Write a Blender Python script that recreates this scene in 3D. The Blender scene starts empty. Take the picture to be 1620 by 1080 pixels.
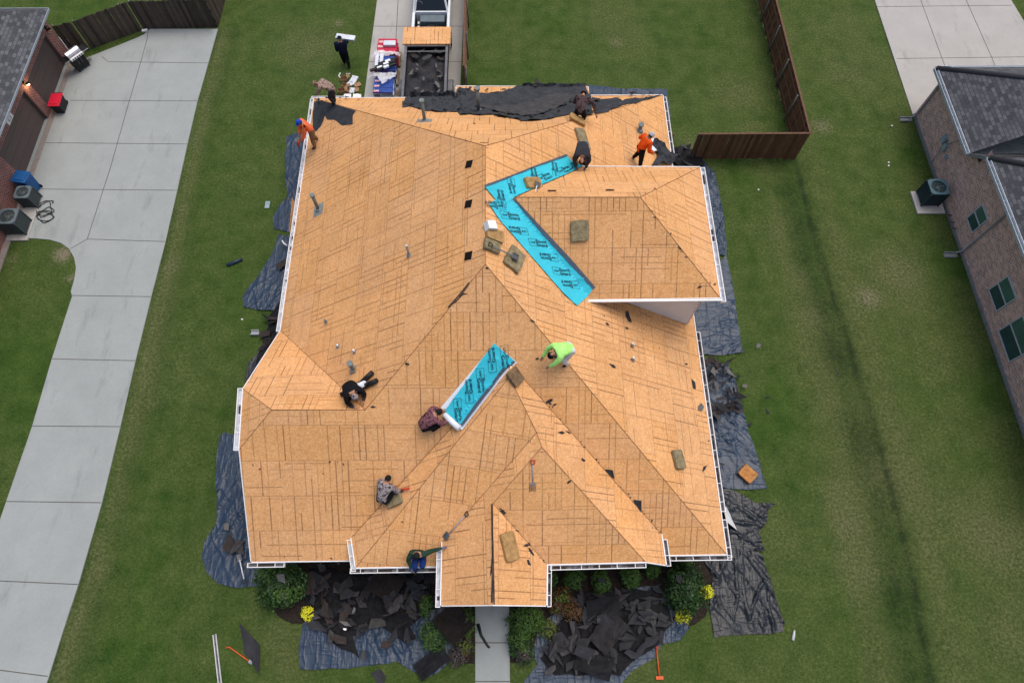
import bpy, bmesh, math, random
from mathutils import Vector, Matrix, noise
from mathutils.bvhtree import BVHTree
random.seed(7)
rnd = random.random
def uni(a, b): return a + (b - a) * rnd()
sc = bpy.context.scene
col = sc.collection
rad = math.radians

# ------------------------------------------------------------------ camera
FPX = 1033.353
CAMP = Vector((0, 0, 26))
CR = Matrix.Rotation(rad(-1.649), 3, 'Z') @ Matrix.Rotation(rad(24.206), 3, 'X') @ Matrix.Rotation(rad(0.925), 3, 'Z')
cd = bpy.data.cameras.new('camera')
cam = bpy.data.objects.new('camera', cd)
col.objects.link(cam)
cam.matrix_world = Matrix.Translation(CAMP) @ CR.to_4x4()
cd.sensor_width = 36
cd.lens = FPX / 1620 * 36
cd.clip_start = 0.1
cd.clip_end = 2000
sc.camera = cam

# ------------------------------------------------------------------ sky, sun, exposure
SUN_EL, SUN_AZ = rad(71), rad(46)        # azimuth measured from +Y (behind the house) towards +X
w = bpy.data.worlds.new('World')
sc.world = w
w.use_nodes = True
nt = w.node_tree
bg = nt.nodes['Background']
sky = nt.nodes.new('ShaderNodeTexSky')
sky.sky_type = 'NISHITA'
sky.sun_disc = False
sky.sun_elevation = SUN_EL
sky.sun_rotation = SUN_AZ
sky.air_density = 1.0
sky.dust_density = 5.0
nt.links.new(sky.outputs[0], bg.inputs[0])
bg.inputs[1].default_value = 0.15
sl = bpy.data.lights.new('sun', 'SUN')
sl.energy = 1.5
sl.angle = rad(45)
sl.color = (1, 0.95, 0.88)
so = bpy.data.objects.new('sun', sl)
col.objects.link(so)
sd = Vector((math.sin(SUN_AZ) * math.cos(SUN_EL), math.cos(SUN_AZ) * math.cos(SUN_EL), math.sin(SUN_EL)))
so.rotation_euler = sd.to_track_quat('Z', 'Y').to_euler()
so.location = (0, 0, 60)
sc.view_settings.view_transform = 'Standard'
sc.view_settings.look = 'None'
sc.view_settings.gamma = 1
sc.view_settings.exposure = 0.0
sc.render.engine = 'CYCLES'

# ------------------------------------------------------------------ mapping of the photograph's pixels to points of the place
def ray(u, v): return CR @ Vector(((u - 810) / FPX, -(v - 540) / FPX, -1))
def G(u, v, z=0.0):
    d = ray(u, v)
    return CAMP + d * ((z - 26) / d.z)
def proj(p):
    c = CR.transposed() @ (Vector(p) - CAMP)
    return 810 + FPX * c.x / -c.z, 540 - FPX * c.y / -c.z

# ------------------------------------------------------------------ node materials
class NB:
    def __init__(s, name, rough=0.8, spec=0.3):
        s.m = bpy.data.materials.new(name)
        s.m.use_nodes = True
        s.t = s.m.node_tree
        s.b = s.t.nodes['Principled BSDF']
        s.b.inputs['Roughness'].default_value = rough
        s.b.inputs['Specular IOR Level'].default_value = spec
    def n(s, typ, **k):
        x = s.t.nodes.new('ShaderNode' + typ)
        for a, b in k.items(): setattr(x, a, b)
        return x
    def put(s, sock, v):
        if hasattr(v, 'is_linked') or isinstance(v, bpy.types.NodeSocket): s.t.links.new(v, sock)
        else: sock.default_value = v
    def ma(s, op, a, b=0.0, c=None):
        x = s.n('Math', operation=op)
        s.put(x.inputs[0], a); s.put(x.inputs[1], b)
        if c is not None: s.put(x.inputs[2], c)
        return x.outputs[0]
    def mix(s, f, a, b, mode='MIX'):
        x = s.n('Mix', data_type='RGBA', blend_type=mode)
        s.put(x.inputs['Factor'], f)
        for k, v in (('A', a), ('B', b)):
            so = [i for i in x.inputs if i.name == k and i.type == 'RGBA'][0]
            if isinstance(v, tuple) and len(v) == 3: v = v + (1,)
            s.put(so, v)
        return [o for o in x.outputs if o.type == 'RGBA'][0]
    def ob(s): return s.n('TexCoord').outputs['Object']
    def uv(s): return s.n('TexCoord').outputs['UV']
    def mp(s, vec, sc=(1, 1, 1), rot=(0, 0, 0)):
        x = s.n('Mapping'); s.put(x.inputs['Vector'], vec)
        x.inputs['Scale'].default_value = sc; x.inputs['Rotation'].default_value = rot
        return x.outputs[0]
    def noi(s, vec, scale, det=3, ro=0.55, out='Fac'):
        x = s.n('TexNoise'); s.put(x.inputs['Vector'], vec)
        x.inputs['Scale'].default_value = scale; x.inputs['Detail'].default_value = det; x.inputs['Roughness'].default_value = ro
        return x.outputs[out]
    def vor(s, vec, scale, out='Color', feat='F1'):
        x = s.n('TexVoronoi', feature=feat); s.put(x.inputs['Vector'], vec)
        x.inputs['Scale'].default_value = scale
        return x.outputs[out]
    def ramp(s, f, stops):
        x = s.n('ValToRGB'); s.put(x.inputs[0], f)
        e = x.color_ramp.elements
        while len(e) < len(stops): e.new(0.5)
        for i, (p, c) in enumerate(stops):
            e[i].position = p
            e[i].color = c + (1,) if isinstance(c, tuple) else (c, c, c, 1)
        return x.outputs[0]
    def bump(s, h, strength=0.3, dist=0.02):
        x = s.n('Bump'); s.put(x.inputs['Height'], h)
        x.inputs['Strength'].default_value = strength; x.inputs['Distance'].default_value = dist
        s.t.links.new(x.outputs[0], s.b.inputs['Normal'])
    def base(s, c):
        if isinstance(c, tuple) and len(c) == 3: c = c + (1,)
        s.put(s.b.inputs['Base Color'], c)
        return s.m
def plain(name, c, rough=0.7, var=0.18, scale=6.0, metal=0.0, bump=0.0, spec=0.3):
    b = NB(name, rough, spec)
    n = b.noi(b.ob(), scale, 5, 0.6)
    lo = tuple(x * (1 - var) for x in c); hi = tuple(min(1, x * (1 + var)) for x in c)
    b.base(b.ramp(n, [(0.3, lo), (0.7, hi)]))
    b.b.inputs['Metallic'].default_value = metal
    if bump: b.bump(b.noi(b.ob(), scale * 6, 3), bump, 0.01)
    return b.m

MT = {}
def mat_osb(name='osb', vary=1.0):
    b = NB(name, 0.85, 0.15)
    uv = b.n('UVMap').outputs[0]
    sp = b.n('SeparateXYZ'); b.t.links.new(uv, sp.inputs[0])
    u, v = sp.outputs[0], sp.outputs[1]
    def h(a, c, k):
        cx = b.n('CombineXYZ'); b.put(cx.inputs[0], a); b.put(cx.inputs[1], c); cx.inputs[2].default_value = k
        wn = b.n('TexWhiteNoise', noise_dimensions='3D'); b.t.links.new(cx.outputs[0], wn.inputs[0])
        return wn.outputs['Value']
    row = b.ma('FLOOR', b.ma('DIVIDE', v, 1.22))
    uo = b.ma('ADD', u, b.ma('MULTIPLY', b.ma('MODULO', b.ma('ADD', row, 40), 2), 1.22))
    def line(x, step, hw):
        q = b.ma('DIVIDE', x, step)
        r = b.ma('ROUND', q)
        d = b.ma('MULTIPLY', b.ma('ABSOLUTE', b.ma('SUBTRACT', q, r)), step)
        return r, b.ma('SMOOTH_MIN', 1.0, b.ma('MAXIMUM', b.ma('SUBTRACT', 1.0, b.ma('DIVIDE', d, hw)), 0.0), 0.0)
    def smooth(x): return b.ma('MULTIPLY', x, 1.0)
    _, s1 = line(v, 1.22, 0.02)
    sheet = b.ma('FLOOR', b.ma('DIVIDE', uo, 2.44))
    _, s2 = line(uo, 2.44, 0.02)
    half = b.ma('FLOOR', b.ma('DIVIDE', v, 0.61))
    c1, l1 = line(uo, 0.2033, 0.026)
    p1 = b.ma('LESS_THAN', h(c1, row, 1.3), 0.38)
    p1b = b.ma('LESS_THAN', h(c1, half, 7.7), 0.10)
    i1 = b.ma('MULTIPLY_ADD', h(c1, row, 4.1), 0.7, 0.3)
    L1 = b.ma('MULTIPLY', b.ma('MULTIPLY', l1, b.ma('MAXIMUM', p1, p1b)), i1)
    c2, l2 = line(b.ma('ADD', v, 0.1), 0.2033, 0.022)
    seg = b.ma('FLOOR', b.ma('DIVIDE', b.ma('ADD', u, b.ma('MULTIPLY', h(c2, 3.0, 9.0), 1.2)), 1.4))
    p2 = b.ma('LESS_THAN', h(c2, seg, 2.9), 0.22)
    i2 = b.ma('MULTIPLY_ADD', h(c2, seg, 5.2), 0.6, 0.25)
    L2 = b.ma('MULTIPLY', b.ma('MULTIPLY', l2, p2), i2)
    wob = b.noi(uv, 5, 3, 0.7)
    wobm = b.ma('MULTIPLY_ADD', wob, 1.2, 0.3)
    lines = b.ma('MULTIPLY', b.ma('MAXIMUM', b.ma('MAXIMUM', L1, L2), b.ma('MULTIPLY', b.ma('MAXIMUM', s1, s2), 0.5)), wobm)
    # flakes of wood
    f1 = b.vor(b.mp(uv, (1, 2.6, 1), (0, 0, 0.5)), 13)
    f2 = b.vor(b.mp(uv, (2.4, 1, 1), (0, 0, 0.35)), 15)
    bw = lambda c: (lambda x: (b.t.links.new(c, x.inputs[0]), x.outputs[0])[1])(b.n('RGBToBW'))
    fl = b.ma('MULTIPLY', b.ma('ADD', bw(f1), bw(f2)), 0.5)
    fine = b.noi(uv, 34, 4, 0.75)
    g = b.ma('MULTIPLY_ADD', fl, 0.55, b.ma('MULTIPLY', fine, 0.45))
    c = b.ramp(g, [(0.18, (0.51, 0.245, 0.105)), (0.5, (0.69, 0.368, 0.163)), (0.82, (0.84, 0.54, 0.285))])
    tint = b.ma('MULTIPLY_ADD', h(sheet, row, 8.8), 0.08, 0.96)
    big = b.ma('MULTIPLY_ADD', b.noi(uv, 0.45, 5, 0.68), 0.5, 0.74)
    hs = b.n('HueSaturation'); b.t.links.new(c, hs.inputs['Color']); b.put(hs.inputs['Value'], b.ma('MULTIPLY', tint, big))
    b.put(hs.inputs['Saturation'], b.ma('MULTIPLY_ADD', h(sheet, row, 3.4), 0.06, 0.99))
    # reddish worn patches
    st = b.ramp(b.noi(uv, 1.3, 5, 0.65), [(0.6, 0.0), (0.75, 1.0)])
    c3 = b.mix(b.ma('MULTIPLY', st, 0.30), hs.outputs[0], (0.50, 0.23, 0.10))
    c4 = b.mix(b.ma('MINIMUM', lines, 0.92), c3, (0.10, 0.042, 0.02))
    # pale torn flecks at nails and small dark specks
    fk = b.ma('MULTIPLY', b.ma('MAXIMUM', s1, L1), b.ramp(b.noi(uv, 9, 2), [(0.68, 0.0), (0.72, 1.0)]))
    c5 = b.mix(b.ma('MULTIPLY', fk, 0.75), c4, (0.9, 0.72, 0.5))
    sp2 = b.ramp(b.vor(uv, 2.6, 'Distance'), [(0.02, 1.0), (0.045, 0.0)])
    c6 = b.mix(b.ma('MULTIPLY', sp2, 0.8), c5, (0.09, 0.05, 0.03))
    b.bump(fl, 0.25, 0.01)
    return b.base(c6)
MT['osb'] = mat_osb()

def mat_grass():
    b = NB('lawn_grass', 0.95, 0.1)
    o = b.ob()
    at = b.n('Attribute', attribute_name='tone')
    sp = b.n('SeparateColor'); b.t.links.new(at.outputs['Color'], sp.inputs[0])
    dry, lush, bare = sp.outputs[0], sp.outputs[1], sp.outputs[2]
    painted_dark = at.outputs['Alpha']  # dark grass along ditch and drive edge, the crease's shade painted in
    n1 = b.noi(o, 0.16, 5, 0.6); n2 = b.noi(o, 1.1, 5, 0.65); n3 = b.noi(o, 9, 4, 0.75); n4 = b.noi(o, 38, 3, 0.8)
    st = b.noi(b.mp(o, (1.0, 0.07, 1), (0, 0, 0.03)), 1.6, 3, 0.5)
    green = b.ramp(n2, [(0.3, (0.031, 0.068, 0.012)), (0.7, (0.064, 0.110, 0.021))])
    olive = b.ramp(n3, [(0.3, (0.064, 0.086, 0.027)), (0.7, (0.124, 0.138, 0.052))])
    f = b.ma('ADD', b.ma('MULTIPLY', n1, 0.8), b.ma('ADD', b.ma('MULTIPLY', n2, 0.7), b.ma('MULTIPLY', n3, 0.55)))
    f = b.ma('ADD', f, b.ma('MULTIPLY_ADD', st, 0.35, -0.17))
    f = b.ma('ADD', f, b.ma('MULTIPLY', dry, 0.75))
    f = b.ma('SUBTRACT', f, b.ma('MULTIPLY', lush, 0.55))
    fm = b.ramp(f, [(0.92, 0.0), (1.0, 0.28)]) if False else b.n('MapRange').outputs[0]
    mr = b.t.nodes[-1]
    b.put(mr.inputs[0], f); mr.inputs[1].default_value = 0.82; mr.inputs[2].default_value = 1.55
    c = b.mix(mr.outputs[0], green, olive)
    spk = b.ramp(b.noi(o, 17, 4, 0.85), [(0.36, 0.42), (0.47, 1.0)])
    v = b.ma('MULTIPLY', b.ma('MULTIPLY', b.ma('MULTIPLY_ADD', n4, 1.5, 0.30), b.ma('MULTIPLY_ADD', n3, 1.1, 0.48)), spk)
    hs = b.n('HueSaturation'); b.t.links.new(c, hs.inputs['Color']); b.put(hs.inputs['Value'], v)
    soil = b.ramp(n3, [(0.3, (0.10, 0.08, 0.05)), (0.7, (0.34, 0.30, 0.22))])
    bm_ = b.ma('MULTIPLY', bare, b.ramp(b.ma('ADD', n3, b.ma('MULTIPLY', bare, 0.25)), [(0.45, 0.0), (0.65, 1.0)]))
    c2 = b.mix(bm_, hs.outputs[0], soil)
    b.bump(b.ma('ADD', n4, n3), 0.9, 0.04)
    dmn = b.ramp(b.ma('ADD', b.noi(o, 6, 5, 0.85), b.ma('MULTIPLY', painted_dark, 0.30)), [(0.50, 0.25), (0.70, 1.0)])
    dm = b.ma('MULTIPLY', painted_dark, dmn)
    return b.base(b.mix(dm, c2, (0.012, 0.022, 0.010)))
MT['grass'] = mat_grass()

def mat_concrete(name, c, stain=0.25):
    b = NB(name, 0.85, 0.2)
    o = b.ob()
    n1 = b.noi(o, 0.7, 6, 0.65); n2 = b.noi(o, 14, 4, 0.7)
    n5 = b.noi(b.mp(o, (1, 0.25, 1)), 1.5, 5, 0.7)
    v = b.ma('ADD', b.ma('MULTIPLY_ADD', n1, 0.34, 0.70), b.ma('MULTIPLY', n2, 0.22))
    hs = b.n('HueSaturation'); hs.inputs['Color'].default_value = c + (1,); b.put(hs.inputs['Value'], v)
    d = b.ramp(n5, [(0.56, 0.0), (0.72, 1.0)])
    c2 = b.mix(b.ma('MULTIPLY', d, stain), hs.outputs[0], tuple(x * 0.5 for x in c))
    b.bump(n2, 0.15, 0.005)
    return b.base(c2)
MT['conc'] = mat_concrete('driveway_concrete', (0.31, 0.335, 0.33), 0.45)
MT['conc_old'] = mat_concrete('weathered_concrete', (0.40, 0.39, 0.37), 0.5)
MT['joint'] = plain('joint_filler', (0.10, 0.095, 0.09), 0.9)
MT['mulch'] = plain('dark_mulch', (0.022, 0.016, 0.012), 0.95, 0.7, 14, bump=0.8)

def mat_shingle():
    b = NB('asphalt_shingles', 0.92, 0.15)
    uv = b.n('UVMap').outputs[0]
    br = b.n('TexBrick', offset=0.37, offset_frequency=2)
    b.t.links.new(b.mp(uv), br.inputs['Vector'])
    br.inputs['Scale'].default_value = 1
    br.inputs['Brick Width'].default_value = 0.27; br.inputs['Row Height'].default_value = 0.15
    br.inputs['Mortar Size'].default_value = 0.012; br.inputs['Bias'].default_value = -0.1
    br.inputs['Color1'].default_value = (0.040, 0.045, 0.056, 1); br.inputs['Color2'].default_value = (0.165, 0.172, 0.195, 1)
    br.inputs['Mortar'].default_value = (0.03, 0.033, 0.04, 1)
    n = b.noi(uv, 30, 4, 0.8)
    c = b.mix(0.35, br.outputs[0], b.ramp(n, [(0.3, (0.05, 0.055, 0.06)), (0.7, (0.14, 0.14, 0.145))]))
    b.bump(n, 0.3, 0.01)
    return b.base(c)
MT['shingle'] = mat_shingle()
def mat_brick(name, c1, c2, mortar, bias=0.0):
    b = NB(name, 0.9, 0.15)
    uv = b.n('UVMap').outputs[0]
    br = b.n('TexBrick', offset=0.5)
    b.t.links.new(uv, br.inputs['Vector'])
    br.inputs['Scale'].default_value = 1
    br.inputs['Brick Width'].default_value = 0.205; br.inputs['Row Height'].default_value = 0.078
    br.inputs['Mortar Size'].default_value = 0.011; br.inputs['Bias'].default_value = bias
    br.inputs['Color1'].default_value = c1 + (1,); br.inputs['Color2'].default_value = c2 + (1,)
    br.inputs['Mortar'].default_value = mortar + (1,)
    n = b.noi(uv, 3, 4, 0.7)
    hs = b.n('HueSaturation'); b.t.links.new(br.outputs[0], hs.inputs['Color']); b.put(hs.inputs['Value'], b.ma('MULTIPLY_ADD', n, 0.9, 0.55))
    b.bump(br.outputs['Fac'], -0.3, 0.01)
    return b.base(hs.outputs[0])
MT['brick_tan'] = mat_brick('tan_brick', (0.66, 0.40, 0.325), (0.30, 0.19, 0.16), (0.72, 0.61, 0.55))
MT['brick_red'] = mat_brick('red_brick', (0.26, 0.065, 0.055), (0.14, 0.05, 0.045), (0.36, 0.28, 0.25))
MT['white'] = plain('white_painted_metal', (0.80, 0.80, 0.81), 0.45, 0.06, 3)
MT['gutter_in'] = plain('dirty_gutter_lining', (0.46, 0.48, 0.53), 0.7, 0.35, 5)
MT['gutter_dark'] = plain('leaf_stained_gutter_lining', (0.10, 0.10, 0.11), 0.8, 0.8, 7)
MT['felts'] = plain('laid_roofing_felt', (0.034, 0.037, 0.044), 0.75, 0.4, 3, bump=0.3)
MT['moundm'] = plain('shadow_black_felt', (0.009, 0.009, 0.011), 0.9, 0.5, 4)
MT['siding'] = plain('pale_grey_siding', (0.80, 0.76, 0.75), 0.6, 0.04, 2)
MT['soffit'] = plain('soffit_board', (0.55, 0.54, 0.52), 0.7, 0.05)
MT['black'] = plain('black_plastic', (0.012, 0.012, 0.013), 0.5, 0.3)
MT['void'] = plain('dark_opening', (0.004, 0.004, 0.004), 1.0, 0.2)
MT['galv'] = plain('galvanised_steel', (0.33, 0.36, 0.36), 0.45, 0.2, 8, metal=0.4)
MT['pipe'] = plain('grey_vent_pipe', (0.16, 0.19, 0.19), 0.6, 0.2)
MT['felt'] = plain('black_roofing_felt', (0.026, 0.027, 0.032), 0.8, 0.35, 3, bump=0.2)
MT['feltback'] = plain('felt_underside', (0.052, 0.050, 0.052), 0.9, 0.35, 4)
MT['felt_grey'] = plain('grey_shingle_scrap', (0.13, 0.125, 0.12), 0.9, 0.3, 14)
MT['browntile'] = plain('brown_backed_scrap', (0.040, 0.031, 0.028), 0.9, 0.3, 9)
def mat_tarp(name, c, rough=0.36):
    b = NB(name, 0.40, 0.40)
    o = b.ob()
    n1 = b.noi(o, 2.2, 5, 0.6)
    wv = b.noi(b.mp(o, (1, 0.22, 1), (0, 0, 0.6)), 2.2, 3, 0.5)
    wv2 = b.noi(b.mp(o, (0.2, 1, 1), (0, 0, 0.3)), 3.0, 3, 0.5)
    r1 = b.ma('ABSOLUTE', b.ma('SUBTRACT', wv, 0.5)); r2 = b.ma('ABSOLUTE', b.ma('SUBTRACT', wv2, 0.5))
    cr = lambda r: b.ma('MAXIMUM', b.ma('SUBTRACT', 1.0, b.ma('MULTIPLY', r, 16.0)), 0.0)
    b.bump(b.ma('ADD', cr(r1), b.ma('MULTIPLY', cr(r2), 0.6)), 0.45, 0.03)
    return b.base(b.ramp(n1, [(0.3, tuple(x * 0.85 for x in c)), (0.7, tuple(x * 1.15 for x in c))]))
MT['tarp'] = mat_tarp('blue_grey_tarp', (0.018, 0.038, 0.072))
MT['tarpb'] = mat_tarp('black_tarp', (0.010, 0.014, 0.020))
def mat_film():
    b = NB('clear_wrap_film', 0.25, 0.6)
    b.b.inputs['Alpha'].default_value = 0.55
    return b.base((0.85, 0.87, 0.9))
MT['film'] = mat_film()
def mat_wood(name, c, sc_=4):
    b = NB(name, 0.85, 0.15)
    uv = b.n('UVMap').outputs[0]
    sp = b.n('SeparateXYZ'); b.t.links.new(uv, sp.inputs[0])
    q = b.ma('DIVIDE', sp.outputs[0], 0.145)
    fl = b.ma('FLOOR', q)
    wn = b.n('TexWhiteNoise', noise_dimensions='1D'); b.t.links.new(fl, wn.inputs['W'])
    gr = b.noi(b.mp(uv, (9, 0.6, 1)), sc_, 5, 0.7)
    v = b.ma('MULTIPLY', b.ma('MULTIPLY_ADD', wn.outputs['Value'], 0.7, 0.6), b.ma('MULTIPLY_ADD', gr, 1.0, 0.5))
    gap = b.ma('LESS_THAN', b.ma('ABSOLUTE', b.ma('SUBTRACT', b.ma('SUBTRACT', q, fl), 0.5)), 0.46)
    v2 = b.ma('MULTIPLY', v, b.ma('MULTIPLY_ADD', gap, 0.8, 0.2))
    hs = b.n('HueSaturation'); hs.inputs['Color'].default_value = c + (1,); b.put(hs.inputs['Value'], v2)
    return b.base(hs.outputs[0])
MT['fence'] = mat_wood('stained_fence_wood', (0.155, 0.078, 0.040))
MT['fence_old'] = mat_wood('weathered_fence_wood', (0.075, 0.058, 0.048))
MT['rail'] = plain('fence_rail_wood', (0.13, 0.07, 0.042), 0.85, 0.3)
MT['blue'] = plain('turquoise_membrane', (0.04, 0.52, 0.66), 0.45, 0.07, 1.5)
MT['bluedge'] = plain('membrane_selvedge', (0.07, 0.10, 0.14), 0.8, 0.3, 20)
MT['ink'] = plain('black_printing', (0.01, 0.03, 0.05), 0.6, 0.1)
MT['release'] = plain('white_release_film', (0.74, 0.80, 0.88), 0.35, 0.05, 2)
MT['foam_y'] = plain('yellowed_foam', (0.36, 0.22, 0.09), 0.95, 0.35, 7, bump=0.6)
MT['foam_g'] = plain('olive_foam', (0.23, 0.19, 0.11), 0.95, 0.35, 7, bump=0.6)
MT['foam_b'] = plain('brown_foam', (0.16, 0.105, 0.06), 0.95, 0.4, 7, bump=0.6)
MT['foam_o'] = plain('orange_foam', (0.42, 0.19, 0.06), 0.95, 0.3, 7, bump=0.6)

# ------------------------------------------------------------------ mesh helpers
def new_bm():
    bm = bmesh.new(); bm.loops.layers.uv.new('UVMap'); return bm
def link(name, me, mats, parent=None, smooth=False, mw=None):
    o = bpy.data.objects.new(name, me)
    for m in (mats if isinstance(mats, (list, tuple)) else [mats]):
        me.materials.append(MT[m] if isinstance(m, str) else m)
    if smooth:
        for p in me.polygons: p.use_smooth = True
    col.objects.link(o)
    if mw is not None: o.matrix_world = mw
    if parent is not None:
        o.parent = parent
        if parent.get('_w'): o.matrix_parent_inverse = Matrix.Translation(parent.location).inverted()
    return o
def obj(name, bm, mats, parent=None, smooth=False, mw=None):
    me = bpy.data.meshes.new(name)
    bm.normal_update()
    bm.to_mesh(me); bm.free()
    return link(name, me, mats, parent, smooth, mw)
def tag(o, label=None, cat=None, group=None, kind=None):
    if label: o['label'] = label
    if cat: o['category'] = cat
    if group: o['group'] = group
    if kind: o['kind'] = kind
    return o
def thing(name, label, cat, loc=(0, 0, 0), group=None, world=True):
    """Empty at the base of a thing. Parts of a world=True thing are written in world coordinates."""
    o = bpy.data.objects.new(name, None); o.empty_display_size = 0.2
    col.objects.link(o); o.location = loc
    if world: o['_w'] = 1
    return tag(o, label, cat, group)
def boxuv(bm, faces):
    L = bm.loops.layers.uv.active
    for f in faces:
        f.normal_update(); n = f.normal
        for l in f.loops:
            c = l.vert.co
            if abs(n.z) > 0.7: l[L].uv = (c.x, c.y)
            elif abs(n.x) > abs(n.y): l[L].uv = (c.y, c.z)
            else: l[L].uv = (c.x, c.z)
def hexa(bm, pts, mi=0):
    v = [bm.verts.new(p) for p in pts]
    fs = [bm.faces.new([v[i] for i in q]) for q in ((3, 2, 1, 0), (4, 5, 6, 7), (0, 1, 5, 4), (1, 2, 6, 5), (2, 3, 7, 6), (3, 0, 4, 7))]
    for f in fs: f.material_index = mi
    boxuv(bm, fs)
    return fs
def box(bm, a, b, mi=0, M=None):
    x0, y0, z0 = a; x1, y1, z1 = b
    p = [Vector(q) for q in ((x0, y0, z0), (x1, y0, z0), (x1, y1, z0), (x0, y1, z0), (x0, y0, z1), (x1, y0, z1), (x1, y1, z1), (x0, y1, z1))]
    if M is not None: p = [M @ q for q in p]
    return hexa(bm, p, mi)
def bevel_all(bm, w_=0.02, seg=2):
    bmesh.ops.bevel(bm, geom=list(bm.edges), offset=w_, segments=seg, affect='EDGES', profile=0.5)
def tube(bm, pts, r, seg=8, mi=0, cap=True, r2=None):
    pts = [Vector(p) for p in pts]
    rings = []
    for i, p in enumerate(pts):
        d = (pts[min(i + 1, len(pts) - 1)] - pts[max(i - 1, 0)]).normalized()
        a = d.orthogonal().normalized() if i == 0 else (rings_a - d * rings_a.dot(d)).normalized()
        rings_a = a
        b_ = d.cross(a)
        rr = r if r2 is None else r + (r2 - r) * i / (len(pts) - 1)
        rings.append([bm.verts.new(p + (a * math.cos(2 * math.pi * k / seg) + b_ * math.sin(2 * math.pi * k / seg)) * rr) for k in range(seg)])
    for i in range(len(rings) - 1):
        for k in range(seg):
            f = bm.faces.new((rings[i][k], rings[i][(k + 1) % seg], rings[i + 1][(k + 1) % seg], rings[i + 1][k])); f.material_index = mi; f.smooth = True
    if cap:
        f = bm.faces.new(rings[0][::-1]); f.material_index = mi
        f = bm.faces.new(rings[-1]); f.material_index = mi
def quad_wall(bm, p0, p1, z0, z1, mi=0, u0=0):
    L = bm.loops.layers.uv.active
    p0 = Vector(p0[:2]); p1 = Vector(p1[:2]); ln = (p1 - p0).length
    v = [bm.verts.new((p0.x, p0.y, z0)), bm.verts.new((p1.x, p1.y, z0)), bm.verts.new((p1.x, p1.y, z1)), bm.verts.new((p0.x, p0.y, z1))]
    f = bm.faces.new(v); f.material_index = mi
    for l, q in zip(f.loops, ((u0, z0), (u0 + ln, z0), (u0 + ln, z1), (u0, z1))): l[L].uv = q
    return f
def frame(o, xd, n):
    n = n.normalized(); xd = (xd - n * xd.dot(n)).normalized(); y = n.cross(xd)
    return Matrix.Translation(o) @ Matrix((xd, y, n)).transposed().to_4x4()
def jag(poly, amp, step):
    out = []
    for i, p in enumerate(poly):
        q = poly[(i + 1) % len(poly)]
        d = math.hypot(q[0] - p[0], q[1] - p[1]); k = max(1, int(d / step))
        for j in range(k):
            t = j / k
            if j: t += uni(-0.3, 0.3) / k
            a = amp if j else 0
            out.append((p[0] + (q[0] - p[0]) * t + uni(-a, a), p[1] + (q[1] - p[1]) * t + uni(-a, a)))
    return out
def sheet_bm(poly, cell, zf):
    """A sheet over a world XY outline, cut into cells and laid on the height function zf(x, y)."""
    bm = new_bm()
    f = bm.faces.new([bm.verts.new((p[0], p[1], 0)) for p in poly])
    bmesh.ops.triangulate(bm, faces=[f], ngon_method='BEAUTY')
    xs = [p[0] for p in poly]; ys = [p[1] for p in poly]
    for ax, lo, hi in ((0, min(xs), max(xs)), (1, min(ys), max(ys))):
        k = lo + cell * 0.5
        while k < hi:
            co = Vector((k, 0, 0)) if ax == 0 else Vector((0, k, 0)); no = Vector((1, 0, 0)) if ax == 0 else Vector((0, 1, 0))
            bmesh.ops.bisect_plane(bm, geom=list(bm.verts) + list(bm.edges) + list(bm.faces), plane_co=co, plane_no=no, dist=1e-5)
            k += cell
    bmesh.ops.triangulate(bm, faces=list(bm.faces))
    bm.normal_update()
    L = bm.loops.layers.uv.active
    for f in bm.faces:
        if f.normal.z < 0: f.normal_flip()
        for l in f.loops: l[L].uv = (l.vert.co.x, l.vert.co.y)
    for v in bm.verts: v.co.z = zf(v.co.x, v.co.y)
    return bm
def GP(pts, z=0.0): return [tuple(G(u, v, z)[:2]) for u, v in pts]
# ------------------------------------------------------------------ ground
DITCH = [tuple(G(u, v)[:2]) for u, v in ((1215, 100), (1262, 250), (1300, 400), (1352, 560), (1388, 680), (1418, 780), (1446, 900), (1478, 1080))]
def ditch_x(y):
    P = sorted(DITCH, key=lambda p: p[1])
    if y <= P[0][1]: return P[0][0] + (y - P[0][1]) * -0.02
    for a, b in zip(P, P[1:]):
        if y <= b[1]: return a[0] + (b[0] - a[0]) * (y - a[1]) / (b[1] - a[1])
    return P[-1][0]
def gz(x, y):
    d = x - ditch_x(y)
    k = min(1.0, max(0.0, (23.5 - y) / 4.0))
    z = -0.10 * math.exp(-(((d + 0.35) / 0.75) ** 2)) if d < 0.15 else -0.062 * math.exp(-((d - 0.15) / 0.6))
    z = z * k
    near = min(1.0, max(0.0, (abs(x + 0.5) - 9) / 3))
    return z + 0.03 * near * (noise.noise((x * 0.25, y * 0.25, 0)))
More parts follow.
